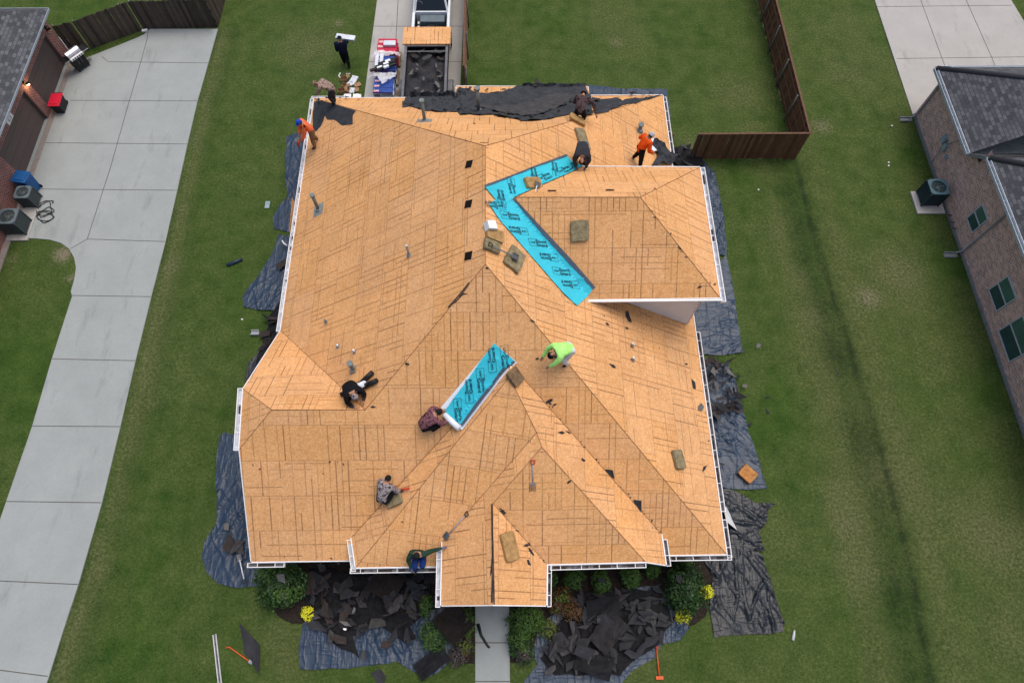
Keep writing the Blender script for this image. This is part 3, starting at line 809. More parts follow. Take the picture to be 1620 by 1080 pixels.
def wall_lamp(y, z, lit):
    bm = new_bm(); box(bm, (WX, y - .06, z - .1), (WX + .04, y + .06, z + .14)); tube(bm, [(WX + .04, y, z + .1), (WX + .16, y, z + .16), (WX + .17, y, z + .05)], .018, 6)
    tube(bm, [(WX + .17, y, z + .06), (WX + .17, y, z + .0)], .04, 8, r2=.1)
    l_ = obj('wall_lamp', bm, 'black', lh)
    b = NB('lamp_bulb_glass' if lit else 'unlit_lamp_glass')
    if lit:
        b.b.inputs['Emission Color'].default_value = (1, .72, .4, 1); b.b.inputs['Emission Strength'].default_value = 14
    b.base((.6, .5, .4)); 
    bm = new_bm(); bmesh.ops.create_uvsphere(bm, u_segments=10, v_segments=8, radius=.065, matrix=Matrix.Translation((WX + .17, y, z - .05))); obj('bulb', bm, b.m, l_)
    if lit:
        pl = bpy.data.lights.new('lamp_light', 'POINT'); pl.energy = 9; pl.color = (1, .6, .28); pl.shadow_soft_size = .06
        po = bpy.data.objects.new('lamp_light', pl); col.objects.link(po); po.location = (WX + .2, y, z - .16); po.parent = l_
        if l_.parent: po.matrix_parent_inverse = Matrix.Identity(4)
wall_lamp(24.75, 2.05, True); wall_lamp(28.5, 2.0, False)

def text_me(s, size, align='CENTER', extrude=0.0):
    cu = bpy.data.curves.new('t', 'FONT'); cu.body = s; cu.size = size; cu.align_x = align; cu.align_y = 'CENTER'; cu.extrude = extrude; cu.offset = size * .02; cu.resolution_u = 2
    o = bpy.data.objects.new('t', cu); col.objects.link(o)
    dg = bpy.context.evaluated_depsgraph_get()
    me = bpy.data.meshes.new_from_object(o.evaluated_get(dg))
    bpy.data.objects.remove(o); bpy.data.curves.remove(cu)
    return me
# house number over the first door
yy = 22.5
bm = new_bm(); box(bm, (WX, yy - .3, 1.95), (WX + .02, yy + .3, 2.17)); pl_ = obj('number_plate', bm, 'white', lh)
me = text_me('513', .22)
me.transform(Matrix.Translation((WX + .024, yy, 2.06)) @ Matrix(((0, 0, 1, 0), (1, 0, 0, 0), (0, 1, 0, 0), (0, 0, 0, 1))))
link('numerals', me, 'black', pl_)
bm = new_bm(); box(bm, (WX, 18.6, 1.4), (WX + .08, 18.85, 1.75)); obj('outlet_box', bm, 'white', lh)

# ------------------------------------------------------------------ neighbour on the right
rh = thing('tan_brick_house', 'neighbouring tan brick house with dark shingle roof on the right edge', 'house', (26, 15, 0))
RX = 21.36
bm = new_bm()
wins = [(16.72, .62, 1.15, 2.05), (12.95, .9, .95, 2.05), (11.0, 1.25, .7, 2.1)]
quad_wall(bm, (RX, 24.3), (RX, 19.0), 0, 2.72); quad_wall(bm, (RX, 19.0), (RX, 4), 0, 3.58, u0=5.3)
quad_wall(bm, (RX, 4), (38, 4), 0, 2.72); quad_wall(bm, (38, 24.3), (RX, 24.3), 0, 2.72)
obj('wall', bm, 'brick_tan', rh)
MT['found'] = plain('foundation_concrete', (0.20, 0.22, 0.22), .9, .2)
bm = new_bm(); box(bm, (RX - .05, 4, 0), (RX - .002, 24.3, .17)); obj('foundation', bm, 'found', rh)
MT['gutw'] = plain('pale_blue_gutter', (0.42, 0.47, 0.52), .5, .15)
MT['glassg'] = plain('greenish_window_glass', (0.05, 0.13, 0.11), .12, .2, 2, spec=.8)
MT['glassd'] = plain('dark_window_glass', (0.025, 0.065, 0.075), .12, .2, 2, spec=.8)
for cu_, hw, z0_, z1_ in ((16.78, .42, 1.05, 2.15), (13.02, .55, .85, 2.1), (10.95, .75, .6, 2.1)):
    zm = (z0_ + z1_) / 2
    bm = new_bm()
    for a, b, c, d in ((cu_ - hw, cu_ + hw, z0_, z0_ + .05), (cu_ - hw, cu_ + hw, z1_ - .05, z1_), (cu_ - hw, cu_ - hw + .05, z0_ + .05, z1_ - .05), (cu_ + hw - .05, cu_ + hw, z0_ + .05, z1_ - .05), (cu_ - hw + .05, cu_ + hw - .05, zm - .03, zm + .03)):
        box(bm, (RX - .05, a, c), (RX - .003, b, d))
    wn = obj('window', bm, 'gutw', rh)
    bm = new_bm(); box(bm, (RX - .035, cu_ - hw + .05, z0_ + .05), (RX - .004, cu_ + hw - .05, zm - .03)); obj('pane', bm, 'glassd', wn)
    bm = new_bm(); box(bm, (RX - .035, cu_ - hw + .05, zm + .03), (RX - .004, cu_ + hw - .05, z1_ - .05)); obj('pane', bm, 'glassg', wn)
    bm = new_bm()
    k = cu_ - hw - .1
    while k < cu_ + hw + .1:
        box(bm, (RX - .06, k, z0_ - .13), (RX - .002, k + .06, z0_ - .003)); k += .078
    obj('brick_sill', bm, 'brick_tan', wn)
RZ = 2.72
a0, a1 = Vector((21.12, 24.75, RZ)), Vector((21.12, 19.55, RZ))
b0, b1 = Vector((21.12, 18.55, 3.6)), Vector((21.12, 4, 3.6))
q0 = Vector((26.6, 19.3, RZ + 3.75)); q1 = Vector((26.6, 6, RZ + 3.75))
slope([a0, a1, Vector((26, 19.5, 6.14)), Vector((26, 19.87, 6.14))], 'shingle', parent=rh)
slope([a0, Vector((26, 19.87, 6.14)), Vector((33, 19.87, 6.14)), Vector((33, 24.75, RZ))], 'shingle', parent=rh)
slope([b0, b1, Vector((26.5, 9.4, 7.37)), Vector((26.5, 13.2, 7.37))], 'shingle', parent=rh)
slope([b0, Vector((33, 18.55, 3.6)), Vector((33, 13.2, 7.37)), Vector((26.5, 13.2, 7.37))], 'shingle', parent=rh)
bm = new_bm()
bm.faces.new([bm.verts.new(q_) for q_ in ((21.14, 19.5, 2.72), (21.14, 18.6, 3.58), (28, 18.6, 3.58), (28, 19.5, 2.72))]); obj('roof_apron', bm, 'shingle', rh)
def ridgecap(p, q, r=.14):
    bm = new_bm(); tube(bm, [p, q], r, 8); obj('ridge_cap', bm, 'shingle', rh)
ridgecap(a0 + Z * -.06, Vector((26, 19.87, 6.1))); ridgecap(b0 + Z * -.05, Vector((26.5, 13.2, 7.33)))
MT['gutw'] = plain('pale_blue_gutter', (0.42, 0.47, 0.52), .5, .15)
for a, b, o_ in ((a1, a0, -X), (b1, b0, -X), (Vector((33, 24.75, RZ)), a0, Y)):
    f_ = fascia(a, b, o_, .16, parent=rh); f_.data.materials[0] = MT['gutw']
    g_ = gutter(a, b, o_, .11, parent=rh, straps=.9); g_.data.materials[0] = MT['gutw']
f_ = fascia(a1, b0, -X, .2, parent=rh); f_.data.materials[0] = MT['found']
bm = new_bm(); box(bm, (21.16, 19.5, 2.6), (33, 24.7, 2.63)); box(bm, (21.16, 4, 3.5), (33, 18.5, 3.53)); obj('soffit', bm, 'found', rh)
MT['downs'] = plain('grey_downspout', (0.30, 0.31, 0.34), .5, .1)
for yy, xt, zt in ((24.1, 21.1, 2.6), (15.95, 21.1, 3.45)):
    bm = new_bm(); tube(bm, [(xt, yy, zt), (xt, yy, zt - .1), (RX - .06, yy, zt - .3), (RX - .06, yy, .2), (RX - .3, yy, .08)], .045, 6); obj('downspout', bm, 'downs', rh)
bm = new_bm()
for a, b, c, d, e in ((22.3, 22.62, .95, 1.3, .14), (22.0, 22.25, .8, 1.15, .12), (21.55, 21.72, .75, .95, .08)):
    box(bm, (RX - e, a - 1.0, c + .3), (RX - .002, b - 1.0, d + .3))
tube(bm, [(RX - .05, 21.3, 1.1), (RX - .05, 21.1, .2)], .02, 6); tube(bm, [(RX - .05, 21.1, 1.5), (RX - .05, 20.6, 2.55)], .02, 6)
MT['meter'] = plain('blue_grey_meter_box', (0.25, 0.33, 0.36), .5, .3, 5)
obj('meter_boxes', bm, 'meter', rh)
bm = new_bm()
for yy in (17.9, 17.5, 17.15): tube(bm, [(RX, yy, .28), (RX - .12, yy + .1, .15)], .02, 5)
obj('stub_pipes', bm, 'black', rh)
# splash blocks on the lawn
def splash(x, y, label):
    bm = new_bm(); M = Matrix.Translation((x, y, 0))
    box(bm, (-.28, -.14, .0), (.28, .14, .04), 0, M); box(bm, (-.28, -.14, .04), (.28, -.1, .11), 0, M); box(bm, (-.28, .1, .04), (.28, .14, .11), 0, M); box(bm, (.24, -.1, .04), (.28, .1, .11), 0, M)
    tag(obj('splash_block', bm, 'found'), label, 'splash block', 'splash blocks under downspouts')
splash(20.85, 24.0, 'pale splash block on the grass under the downspout by the far driveway')
splash(20.8, 15.85, 'pale splash block on the grass under the downspout nearer the windows')
# ------------------------------------------------------------------ fences
def fence(name, p, q, label, mat_, h=1.8, rails_side=1, group=None, dogear=False, posts=2.4):
    p = Vector(p[:2]).to_3d(); q = Vector(q[:2]).to_3d(); d = (q - p).normalized(); ln = (q - p).length; nrm = Vector((-d.y, d.x, 0)) * rails_side
    t = thing(name, label, 'fence', (p + q) / 2, group)
    bm = new_bm(); L = bm.loops.layers.uv.active
    k, i = 0.0, 0
    while k < ln - 0.01:
        e = min(k + .142, ln)
        hh = h + uni(-.015, .015) - (uni(0, .06) if mat_ == 'fence_old' else 0)
        M = Matrix.Translation(p + Z * gz(*(p + d * k)[:2])) @ Matrix((d, Vector((-d.y, d.x, 0)), Z)).transposed().to_4x4() @ Matrix.Rotation(rad(uni(-.5, .5)), 4, 'Y')
        n0 = len(bm.faces)
        fs = box(bm, (k, -.009 + uni(-.003, .003), 0.02), (e - .004, .009, hh), 0, M)
        for f in fs:
            for l in f.loops: l[L].uv = (i * .145 + .07 + (l.vert.co.x + l.vert.co.y) * .0, l.vert.co.z + i)
        k = e; i += 1
    obj('boards', bm, mat_, t)
    for zz in (.35, .95, 1.55):
        bm = new_bm(); a = p + nrm * .03 + Z * zz; b = q + nrm * .03 + Z * zz
        hexa(bm, [a - Z * .04, b - Z * .04, b - Z * .04 + nrm * .04, a - Z * .04 + nrm * .04, a + Z * .04, b + Z * .04, b + Z * .04 + nrm * .04, a + Z * .04 + nrm * .04])
        bmesh.ops.recalc_face_normals(bm, faces=bm.faces); obj('rail', bm, 'rail' if mat_ == 'fence' else mat_, t)
    k = .05
    while k < ln:
        c = p + d * k + nrm * .10
        bm = new_bm(); tube(bm, [c, c + Z * (h - .05)], .035, 8); obj('post', bm, 'pipe', t); k += posts
    bm = new_bm()
    M = Matrix.Translation(p) @ Matrix((d, Vector((-d.y, d.x, 0)), Z)).transposed().to_4x4()
    box(bm, (0, -.05, h + .018), (ln, .05, h + .045), 0, M); 
    if mat_ == 'fence': obj('top_cap', bm, 'rail', t)
    else: bm.free()
    return t
fence('wood_fence', (14.66, 21.55), (14.66, 40), 'reddish brown board fence running away from its corner, pipe posts showing on the lawn side', 'fence', rails_side=1)
fence('wood_fence', (9.32, 21.55), (14.63, 21.55), 'short reddish brown board fence facing the camera right of the house', 'fence', rails_side=1)
fence('wood_fence', (7.35, 21.6), (8.15, 21.55), 'stub of dark fence against the rear right corner of the house', 'fence', rails_side=1, posts=1.5)
fence('wood_fence', (-1.9, 26.0), (-1.9, 42), 'low narrow board fence seen edge on beside the trailer drive', 'fence', rails_side=-1)
fence('wood_fence', (-23.2, 28.95), (-22.3, 29.25), 'weathered grey fence panel behind the barbecue grill', 'fence_old', rails_side=1)
fence('wood_fence', (-22.25, 29.3), (-19.8, 30.75), 'weathered grey fence running slantwise behind the garage drive', 'fence_old', rails_side=1)
fence('wood_fence', (-19.75, 30.78), (-15.72, 30.95), 'weathered grey fence across the end of the left driveway', 'fence_old', rails_side=1)
fence('wood_fence', (-15.68, 31.0), (-15.5, 40), 'weathered grey fence running back from the end of the left driveway', 'fence_old', rails_side=1)
bm = new_bm(); box(bm, (-.16, -.07, 0), (.16, .07, .12), 0, Matrix.Translation(G(230, 50)) @ Matrix.Rotation(.3, 4, 'Z')); bevel_all(bm, .03)
tag(obj('stone', bm, 'white'), 'small pale stone at the foot of the weathered fence', 'stone')

# ------------------------------------------------------------------ tarps on the ground
def ridged(x, y, a, sx, sy, seed, sharp=3.2):
    ca, sa = math.cos(a), math.sin(a)
    p = ((x * ca + y * sa) * sx, (-x * sa + y * ca) * sy, seed)
    n = noise.noise(p) + .45 * noise.noise((p[0] * 2.3, p[1] * 2.3, seed + 5))
    return max(0, 1 - abs(n) * sharp)
def tarp(pts, a, label, m='tarp', amp=.10, seed=1, cell=.055, lift=0.0):
    P = GP(jag(pts, 1.6, 14))
    def zf(x, y):
        big = .5 + .5 * noise.noise((x * .5, y * .5, seed + 9))
        z = amp * (1.1 * ridged(x, y, a, .35, 1.5, seed, 7) * big + .8 * ridged(x, y, a + .8, .45, 1.7, seed + 3, 8) * (1.2 - big) + .45 * ridged(x, y, a + .35, .8, 3.2, seed + 7, 5) * big) + .035 * noise.noise((x * .9, y * .9, seed))
        q_ = min(1, max(.12, .5 + 1.6 * noise.noise((x * .35, y * .35, seed + 20))))
        return max(.012, gz(x, y) + .045 + z * q_ + lift)
    bm = sheet_bm(P, cell, zf)
    return tag(obj('tarp', bm, m, smooth=True), label, 'tarp', 'plastic tarps laid round the house')
tarp([(453, 217), (470, 211), (492, 214), (530, 218), (510, 330), (470, 325), (455, 320), (452, 270)], 1.4, 'blue grey tarp below the worker in the orange shirt, top left of the house', seed=1, amp=.07)
tarp([(456, 312), (470, 318), (500, 330), (495, 380), (470, 372), (450, 366), (434, 362), (432, 345), (442, 326)], .7, 'crumpled blue grey tarp beside the stack of boards at the left eave', seed=2)
tarp([(440, 372), (470, 375), (500, 390), (488, 520), (450, 520), (432, 492), (410, 491), (386, 486), (384, 470), (396, 452), (415, 428), (432, 400)], .9, 'blue grey tarp bunched in folds along the left eave, midway', seed=3, amp=.13)
tarp([(423, 540), (440, 510), (490, 520), (480, 640), (385, 640), (388, 600), (393, 575), (408, 560)], .9, 'dark tarp under the slanted left edge of the roof', 'tarpb', seed=4)
tarp([(348, 690), (355, 684), (372, 688), (470, 700), (470, 900), (425, 905), (412, 928), (370, 929), (345, 922), (328, 905), (320, 880), (325, 855), (342, 830), (344, 800), (341, 760), (343, 720)], 1.1, 'long blue grey tarp spreading into a round end at the front left corner', seed=5, amp=.12)
tarp([(480, 985), (500, 975), (560, 940), (640, 920), (720, 930), (740, 1000), (716, 1040), (695, 1062), (680, 1069), (655, 1062), (628, 1045), (600, 1050), (560, 1055), (510, 1058), (475, 1057), (473, 1030)], 1.2, 'blue grey tarp under the heap of torn felt left of the front walk', seed=6, amp=.16)
tarp([(830, 1075), (850, 1050), (842, 1030), (850, 1000), (880, 960), (990, 930), (1040, 925), (1060, 960), (1090, 992), (1075, 1012), (1046, 1018), (1035, 1040), (1000, 1060), (985, 1078), (965, 1100), (820, 1100)], .6, 'dark blue tarp under the heap of torn felt right of the front walk', seed=7, amp=.18)
tarp([(1100, 860), (1175, 830), (1190, 862), (1205, 880), (1222, 935), (1240, 985), (1238, 998), (1212, 1003), (1170, 1004), (1130, 1008), (1122, 965), (1127, 910)], 1.35, 'large black tarp spread flat at the front right corner of the house', 'tarpb', seed=8, amp=.13)
tarp([(1085, 770), (1145, 770), (1165, 778), (1195, 796), (1226, 797), (1214, 806), (1212, 826), (1200, 840), (1208, 872), (1180, 872), (1165, 845), (1085, 840)], 2.6, 'bunched black tarp beside the white panel at the right wall', 'tarpb', seed=9, amp=.2)
tarp([(1075, 560), (1150, 578), (1162, 600), (1175, 650), (1182, 680), (1200, 730), (1213, 772), (1170, 774), (1080, 770)], 2.1, 'blue grey tarp with an orange foam block on it along the right wall', seed=10, amp=.11)
tarp([(1080, 470), (1148, 405), (1158, 450), (1166, 510), (1175, 558), (1145, 562), (1075, 560)], 2.9, 'blue grey tarp beside the grey wall of the upper block', seed=11, amp=.09)
tarp([(1080, 240), (1112, 255), (1130, 275), (1138, 310), (1146, 350), (1149, 406), (1133, 404), (1080, 430)], 1.3, 'dark blue tarp running below the right gutter of the upper block', seed=12, amp=.12)
tarp([(930, 135), (990, 143), (1055, 142), (1059, 170), (1060, 235), (1030, 235), (1000, 170), (930, 160)], 1.5, 'dark blue tarp sticking out round the rear right corner of the roof', seed=13, amp=.06)

# ------------------------------------------------------------------ torn felt still lying on the roof
def lay(poly_px, name, m, label, cat, off=.015, cell=.16, amp=.0, jagg=0, group=None, seed=0, parent=None, dflt=2.9, step=9):
    P = []
    for u, v in (jag(poly_px, jagg, step) if jagg else poly_px):
        p, _ = RP(u, v); P.append((p.x, p.y))
    def zf(x, y):
        b0 = rz(x, y, -1)
        if b0 < 0:
            b0 = rz(x * .985, y * .985, dflt)
        return b0 + off + amp * (max(0, noise.noise((x * 2.2, y * 2.2, seed))) + .6 * ridged(x, y, .5, 1.2, 2.6, seed) ** 2)
    bm = sheet_bm(P, cell, zf)
    o = obj(name, bm, m, parent)
    if label: tag(o, label, cat, group)
    return o
lay([(497, 162), (508, 160), (520, 163), (563, 176), (558, 183), (558, 197), (541, 199), (530, 190), (518, 190), (514, 183), (508, 200), (500, 208), (494, 207)], 'underlayment', 'felts', 'torn black felt left on the rear left corner of the roof', 'roofing felt', jagg=1.2, amp=.02)
lay([(637, 163), (650, 154), (690, 152), (718, 150), (735, 160), (745, 181), (700, 178), (660, 172), (637, 171)], 'underlayment', 'felts', 'bunched black felt between the two rear vent pipes', 'roofing felt', jagg=2.8, amp=.16, seed=4, off=.03, cell=.1, step=7)
lay([(722, 146), (726, 140), (738, 142), (760, 149), (795, 148), (806, 142), (828, 137), (926, 136), (931, 150), (938, 182), (900, 182), (880, 186), (860, 190), (835, 192), (810, 188), (780, 182), (742, 181), (728, 165)], 'underlayment', 'felts', 'widest torn sheet of black felt in the middle of the rear edge', 'roofing felt', jagg=2.2, amp=.11, seed=6, off=.04, cell=.1, step=8)
lay([(936, 155), (950, 158), (975, 157), (985, 160), (1010, 156), (1030, 154), (1046, 151), (1036, 155), (1010, 163), (985, 167), (962, 178), (942, 182)], 'underlayment', 'felts', 'tapering torn strip of black felt at the rear right', 'roofing felt', jagg=2.4, amp=.10, seed=8, off=.03, cell=.1, step=7)
lay([(740, 166), (790, 172), (832, 165), (880, 150), (908, 152), (895, 168), (860, 182), (825, 186), (780, 178)], 'felt_flap', 'feltback', 'greyer flap of felt folded over on the black sheet at the rear', 'roofing felt', jagg=1.2, amp=.08, seed=9, off=.09)
lay([(1031, 224), (1045, 227), (1052, 234), (1060, 243), (1072, 250), (1062, 262), (1040, 264), (1030, 264), (1038, 252), (1040, 245), (1030, 235)], 'underlayment', 'felts', 'black felt sheet being pulled off at the right edge by the hooded man in orange', 'roofing felt', amp=.25, seed=3, off=.1, cell=.1)
lay([(1024, 226), (1033, 225), (1030, 234), (1038, 243), (1034, 245), (1026, 239)], 'film_flap', 'release', 'white turned up flap beside the man in the orange hoodie', 'release film', off=.16, cell=.1, amp=.1)
lay([(777, 797), (779, 796), (781, 860), (783, 956), (779, 957), (778, 905), (775, 912), (778, 880)], 'ridge_strip', 'browntile', 'thin black strip of felt along the ridge of the porch roof', 'felt strip', off=.03, cell=.3)
lay([(742, 446), (743, 450), (733, 464), (741, 465), (732, 467), (722, 478), (710, 487), (708, 486), (720, 473), (730, 461)], 'felt_strip', 'browntile', 'narrow torn felt strip on the bare deck left of centre', 'felt strip', off=.02, cell=.3)

# ------------------------------------------------------------------ turquoise membranes with printing
def membrane(label, blue, edge, film, texts, off, extra=None):
    t = thing('membrane_strip', label, 'roof membrane', RP(*blue[0])[0], 'turquoise membrane strips')
    if film: lay(film, 'release_film', 'release', None, None, off=.004, cell=.1, parent=t)
    lay(blue, 'membrane', 'blue', None, None, off=off, cell=.08, parent=t, amp=.035)
    if edge: lay(edge, 'edge_band', 'bluedge', None, None, off=off + .03, cell=.1, parent=t)
    for u, v, ang, flip in texts:
        c, n = RP(u, v); p2, _ = RP(u + 6 * math.cos(rad(ang)), v - 6 * math.sin(rad(ang)))
        xd = (p2 - c); xd.z = 0; xd.normalize(); yd = Vector((-xd.y, xd.x, 0))
        cy = 1 / max(.5, n.z)
        bm = new_bm()
        for s, sx, sy, size in (('Storm', .11, .062, .15), ('Guard', .11, -.068, .15), ('GAF', -.20, 0, .095)):
            me = text_me(s, size); me.transform(Matrix.Translation((sx, sy, 0))); bm.from_mesh(me); bpy.data.meshes.remove(me)
        for a, b, c_, d in ((-.33, .12, .0, .129), (-.33, -.129, .0, -.12), (-.339, -.129, -.33, .129), (-.085, -.09, -.076, .09)):
            bm.faces.new([bm.verts.new(q) for q in ((a, b, 0), (c_, b, 0), (c_, d, 0), (a, d, 0))])
        for vt in bm.verts:
            q = c + xd * vt.co.x + yd * vt.co.y
            vt.co = (q.x, q.y, rz(q.x, q.y) + off + .036)
        bmesh.ops.recalc_face_normals(bm, faces=bm.faces)
        for f in bm.faces:
            if f.normal.z < 0: f.normal_flip()
        obj('printing', bm, 'ink', t)
    if extra: extra(t)
    return t
membrane('turquoise membrane strip down the valley from the ridge to the front of the upper roof',
    [(774, 324), (784, 316), (811, 317), (858, 368), (900, 414), (938, 457), (913, 484), (893, 466), (860, 428), (820, 382), (790, 348)],
    [(811, 316), (815, 316), (862, 367), (904, 412), (942, 456), (938, 459), (898, 416), (856, 370)], None,
    [(808, 343, -8, 0), (820, 366, 172, 0), (852, 386, -8, 0), (868, 408, 172, 0), (889, 431, -8, 0), (902, 451, 172, 0), (783, 326, 172, 0)], .03)
membrane('turquoise membrane strip with a torn end laid up the valley behind the upper roof',
    [(767, 298), (800, 284), (850, 264), (897, 248), (905, 257), (923, 264), (895, 277), (860, 292), (815, 312), (806, 320), (795, 328), (780, 312)],
    [(766, 297), (800, 283), (850, 263), (896, 246), (898, 249), (850, 266), (800, 286), (768, 299)], None,
    [(793, 315, 100, 0), (810, 297, -80, 0), (845, 279, 100, 0), (862, 282, 20, 0), (878, 270, 100, 0), (893, 271, 20, 0), (908, 263, 60, 0)], .05)
def roll(t):
    a, b = RP(703, 657)[0], RP(727, 679)[0]
    bm = new_bm(); tube(bm, [a + Z * .10, b + Z * .10], .10, 14); obj('film_roll', bm, 'release', t)
membrane('turquoise membrane strip on the front slope with a white film roll at its lower end',
    [(782, 544), (815, 573), (794, 589), (773, 616), (755, 639), (731, 672), (718, 664), (703, 652), (722, 625), (742, 599), (760, 572)],
    [(816, 573), (796, 590), (776, 617), (758, 640), (732, 675), (729, 672), (753, 638), (771, 615), (792, 587), (812, 572)],
    [(697, 645), (720, 618), (760, 570), (782, 543), (818, 573), (799, 591), (780, 616), (761, 641), (731, 680), (712, 668)],
    [(778, 570, 95, 0), (799, 568, -85, 0), (761, 604, -85, 0), (742, 619, 95, 0), (725, 651, -85, 0)], .045, roll)

# ------------------------------------------------------------------ foam pads
def roof_frame(u, v, ang, lift=0.0):
    p, n = RP(u, v); q, _ = RP(u + 6 * math.cos(rad(ang)), v - 6 * math.sin(rad(ang)))
    return frame(p + n * lift, q - p, n)
def ground_frame(u, v, ang, z=0.0, tilt=0.0):
    p = G(u, v, z); q = G(u + 6 * math.cos(rad(ang)), v - 6 * math.sin(rad(ang)), z)
    return frame(p, q - p, Z) @ Matrix.Rotation(tilt, 4, 'X')
def pad(M, w_, l_, h_, m, label, torn=0.0, seed=0):
    bm = new_bm()
    n = 9
    top = []
    for k in range(4 * n):
        s, t = divmod(k, n); t /= n
        c = [(-1 + 2 * t, -1), (1, -1 + 2 * t), (1 - 2 * t, 1), (-1, 1 - 2 * t)][s]
        x, y = c[0] * w_ / 2, c[1] * l_ / 2
        r = 1 - .06 * (abs(c[0] * c[1]) ** 6) + torn * noise.noise((x * 5, y * 5, seed + .5))
        top.append((x * r, y * r))
    lv = [(0.97, 0), (1.0, h_ * .25), (1.0, h_ * .8), (.965, h_)]
    rings = [[bm.verts.new((x * s, y * s, z + (.012 * noise.noise((x * 9, y * 9, seed)) if z > 0 else 0))) for x, y in top] for s, z in lv]
    for a, b in zip(rings, rings[1:]):
        for k in range(4 * n): bm.faces.new((a[k], a[(k + 1) % (4 * n)], b[(k + 1) % (4 * n)], b[k]))
    f = bm.faces.new(rings[-1])
    r = bmesh.ops.inset_region(bm, faces=[f], thickness=w_ * .12)
    bmesh.ops.poke(bm, faces=[f])
    for vt in bm.verts:
        if vt.co.z > h_ * .95: vt.co.z += .01 * noise.noise((vt.co.x * 8, vt.co.y * 8, seed + 2))
    bm.faces.new(rings[0][::-1])
    return tag(obj('foam_pad', bm, m, smooth=False, mw=M), label, 'foam pad', 'foam kneeling pads')
pad(roof_frame(840, 293, 0, .05), .70, .42, .16, 'foam_y', 'tan foam pad on the upper turquoise strip', .05, 1)
pad(roof_frame(917, 364, 4, .01), .60, .68, .12, 'foam_g', 'olive foam pad with a torn corner in the middle of the upper roof', .12, 2)
pad(roof_frame(780, 374, -22, .01), .62, .44, .15, 'foam_y', 'brown foam pad just under the white box near the ridge', .03, 3)
pad(roof_frame(776, 391, -22, .01), .58, .38, .13, 'foam_g', 'greyish foam pad with a shovel handle across it near the ridge', .03, 4)
pad(roof_frame(812, 411, 62, .01), .82, .62, .12, 'foam_g', 'ragged foam pad right of the ridge with a shovel blade on it', .14, 5)
pad(roof_frame(813, 597, 42, .01), .50, .52, .12, 'foam_b', 'dark brown foam pad at the peak of the front wing', .05, 6)
pad(roof_frame(1071, 727, 8, .01), .46, .66, .13, 'foam_g', 'pale olive foam pad alone near the right eave', .04, 7)
pad(roof_frame(804, 864, 18, .01), .52, .88, .13, 'foam_y', 'large tan foam pad on the porch roof', .04, 8)
pad(roof_frame(920, 222, -12, .01), .50, .98, .11, 'foam_g', 'long olive foam pad behind the man in grey at the membrane end', .04, 9)
pad(roof_frame(912, 191, -28, .01), .78, .30, .12, 'foam_y', 'narrow tan foam pad under the kneeling man at the rear edge', .04, 10)
pad(roof_frame(625, 788, 25, .01), .60, .50, .10, 'foam_g', 'olive foam pad beside the crouching man in camouflage', .05, 11)
pad(ground_frame(1182, 750, -42, .14), .62, .56, .13, 'foam_o', 'orange foam block lying on the tarp right of the house', .03, 12)
bm = new_bm(); box(bm, (-.17, -.15, 0), (.17, .15, .26)); bevel_all(bm, .02); bx_ = tag(obj('white_box', bm, 'white', mw=roof_frame(772, 361, -4, .01)), 'small white box perched on the ridge', 'box')
bm = new_bm(); box(bm, (-.1, -.152, .03), (.1, -.1505, .06)); obj('mark', bm, 'black', bx_)

# ------------------------------------------------------------------ torn shingle and felt scraps
VAR = {}
def scrap_mesh(kind, k, m):
    key = (kind, k, m)
    if key in VAR: return VAR[key]
    st = random.getstate(); random.seed(k * 77 + len(kind))
    bm = new_bm()
    n = random.choice((4, 4, 5, 6)); asp = uni(.45, .8)
    rim = []
    for i in range(n):
        a = 2 * math.pi * (i + uni(-.25, .25)) / n; r = uni(.45, 1.0) * .55
        if kind == 'tab': r = .5 / max(abs(math.cos(a)), abs(math.sin(a))) * uni(.8, 1)
        rim.append((math.cos(a) * r, math.sin(a) * r * asp))
    rim = jag(rim, .02, .2)
    c = bm.verts.new((0, 0, 0)); curl = uni(-.25, .45); fold = uni(0, math.pi); k2 = uni(0, .22)
    def zz(x, y):
        s = x * math.cos(fold) + y * math.sin(fold)
        return curl * s * s + k2 * max(0, s - .12) + .03 * noise.noise((x * 6, y * 6, k))
    mid = [bm.verts.new((x * .5, y * .5, zz(x * .5, y * .5))) for x, y in rim]; out = [bm.verts.new((x, y, zz(x, y))) for x, y in rim]
    m_ = len(rim)
    for i in range(m_):
        j = (i + 1) % m_
        bm.faces.new((c, mid[i], mid[j])); bm.faces.new((mid[i], out[i], out[j], mid[j]))
    bmesh.ops.recalc_face_normals(bm, faces=bm.faces)
    r = bmesh.ops.solidify(bm, geom=bm.faces[:], thickness=.008)
    bm.normal_update()
    me = bpy.data.meshes.new('scrap'); bm.to_mesh(me); bm.free(); me.materials.append(MT[m])
    random.setstate(st)
    VAR[key] = me
    return me
NSC = [0]
def scrap(M, s, label, group, m='felt', kind='torn', k=None, sy=1.0, name='roofing_scrap'):
    if k is None: k = random.randrange(9)
    me = scrap_mesh(kind, k, m)
    o = bpy.data.objects.new(name, me); col.objects.link(o)
    o.matrix_world = M @ Matrix.Diagonal((s, s * sy, s, 1))
    NSC[0] += 1
    return tag(o, label, 'scrap', group)
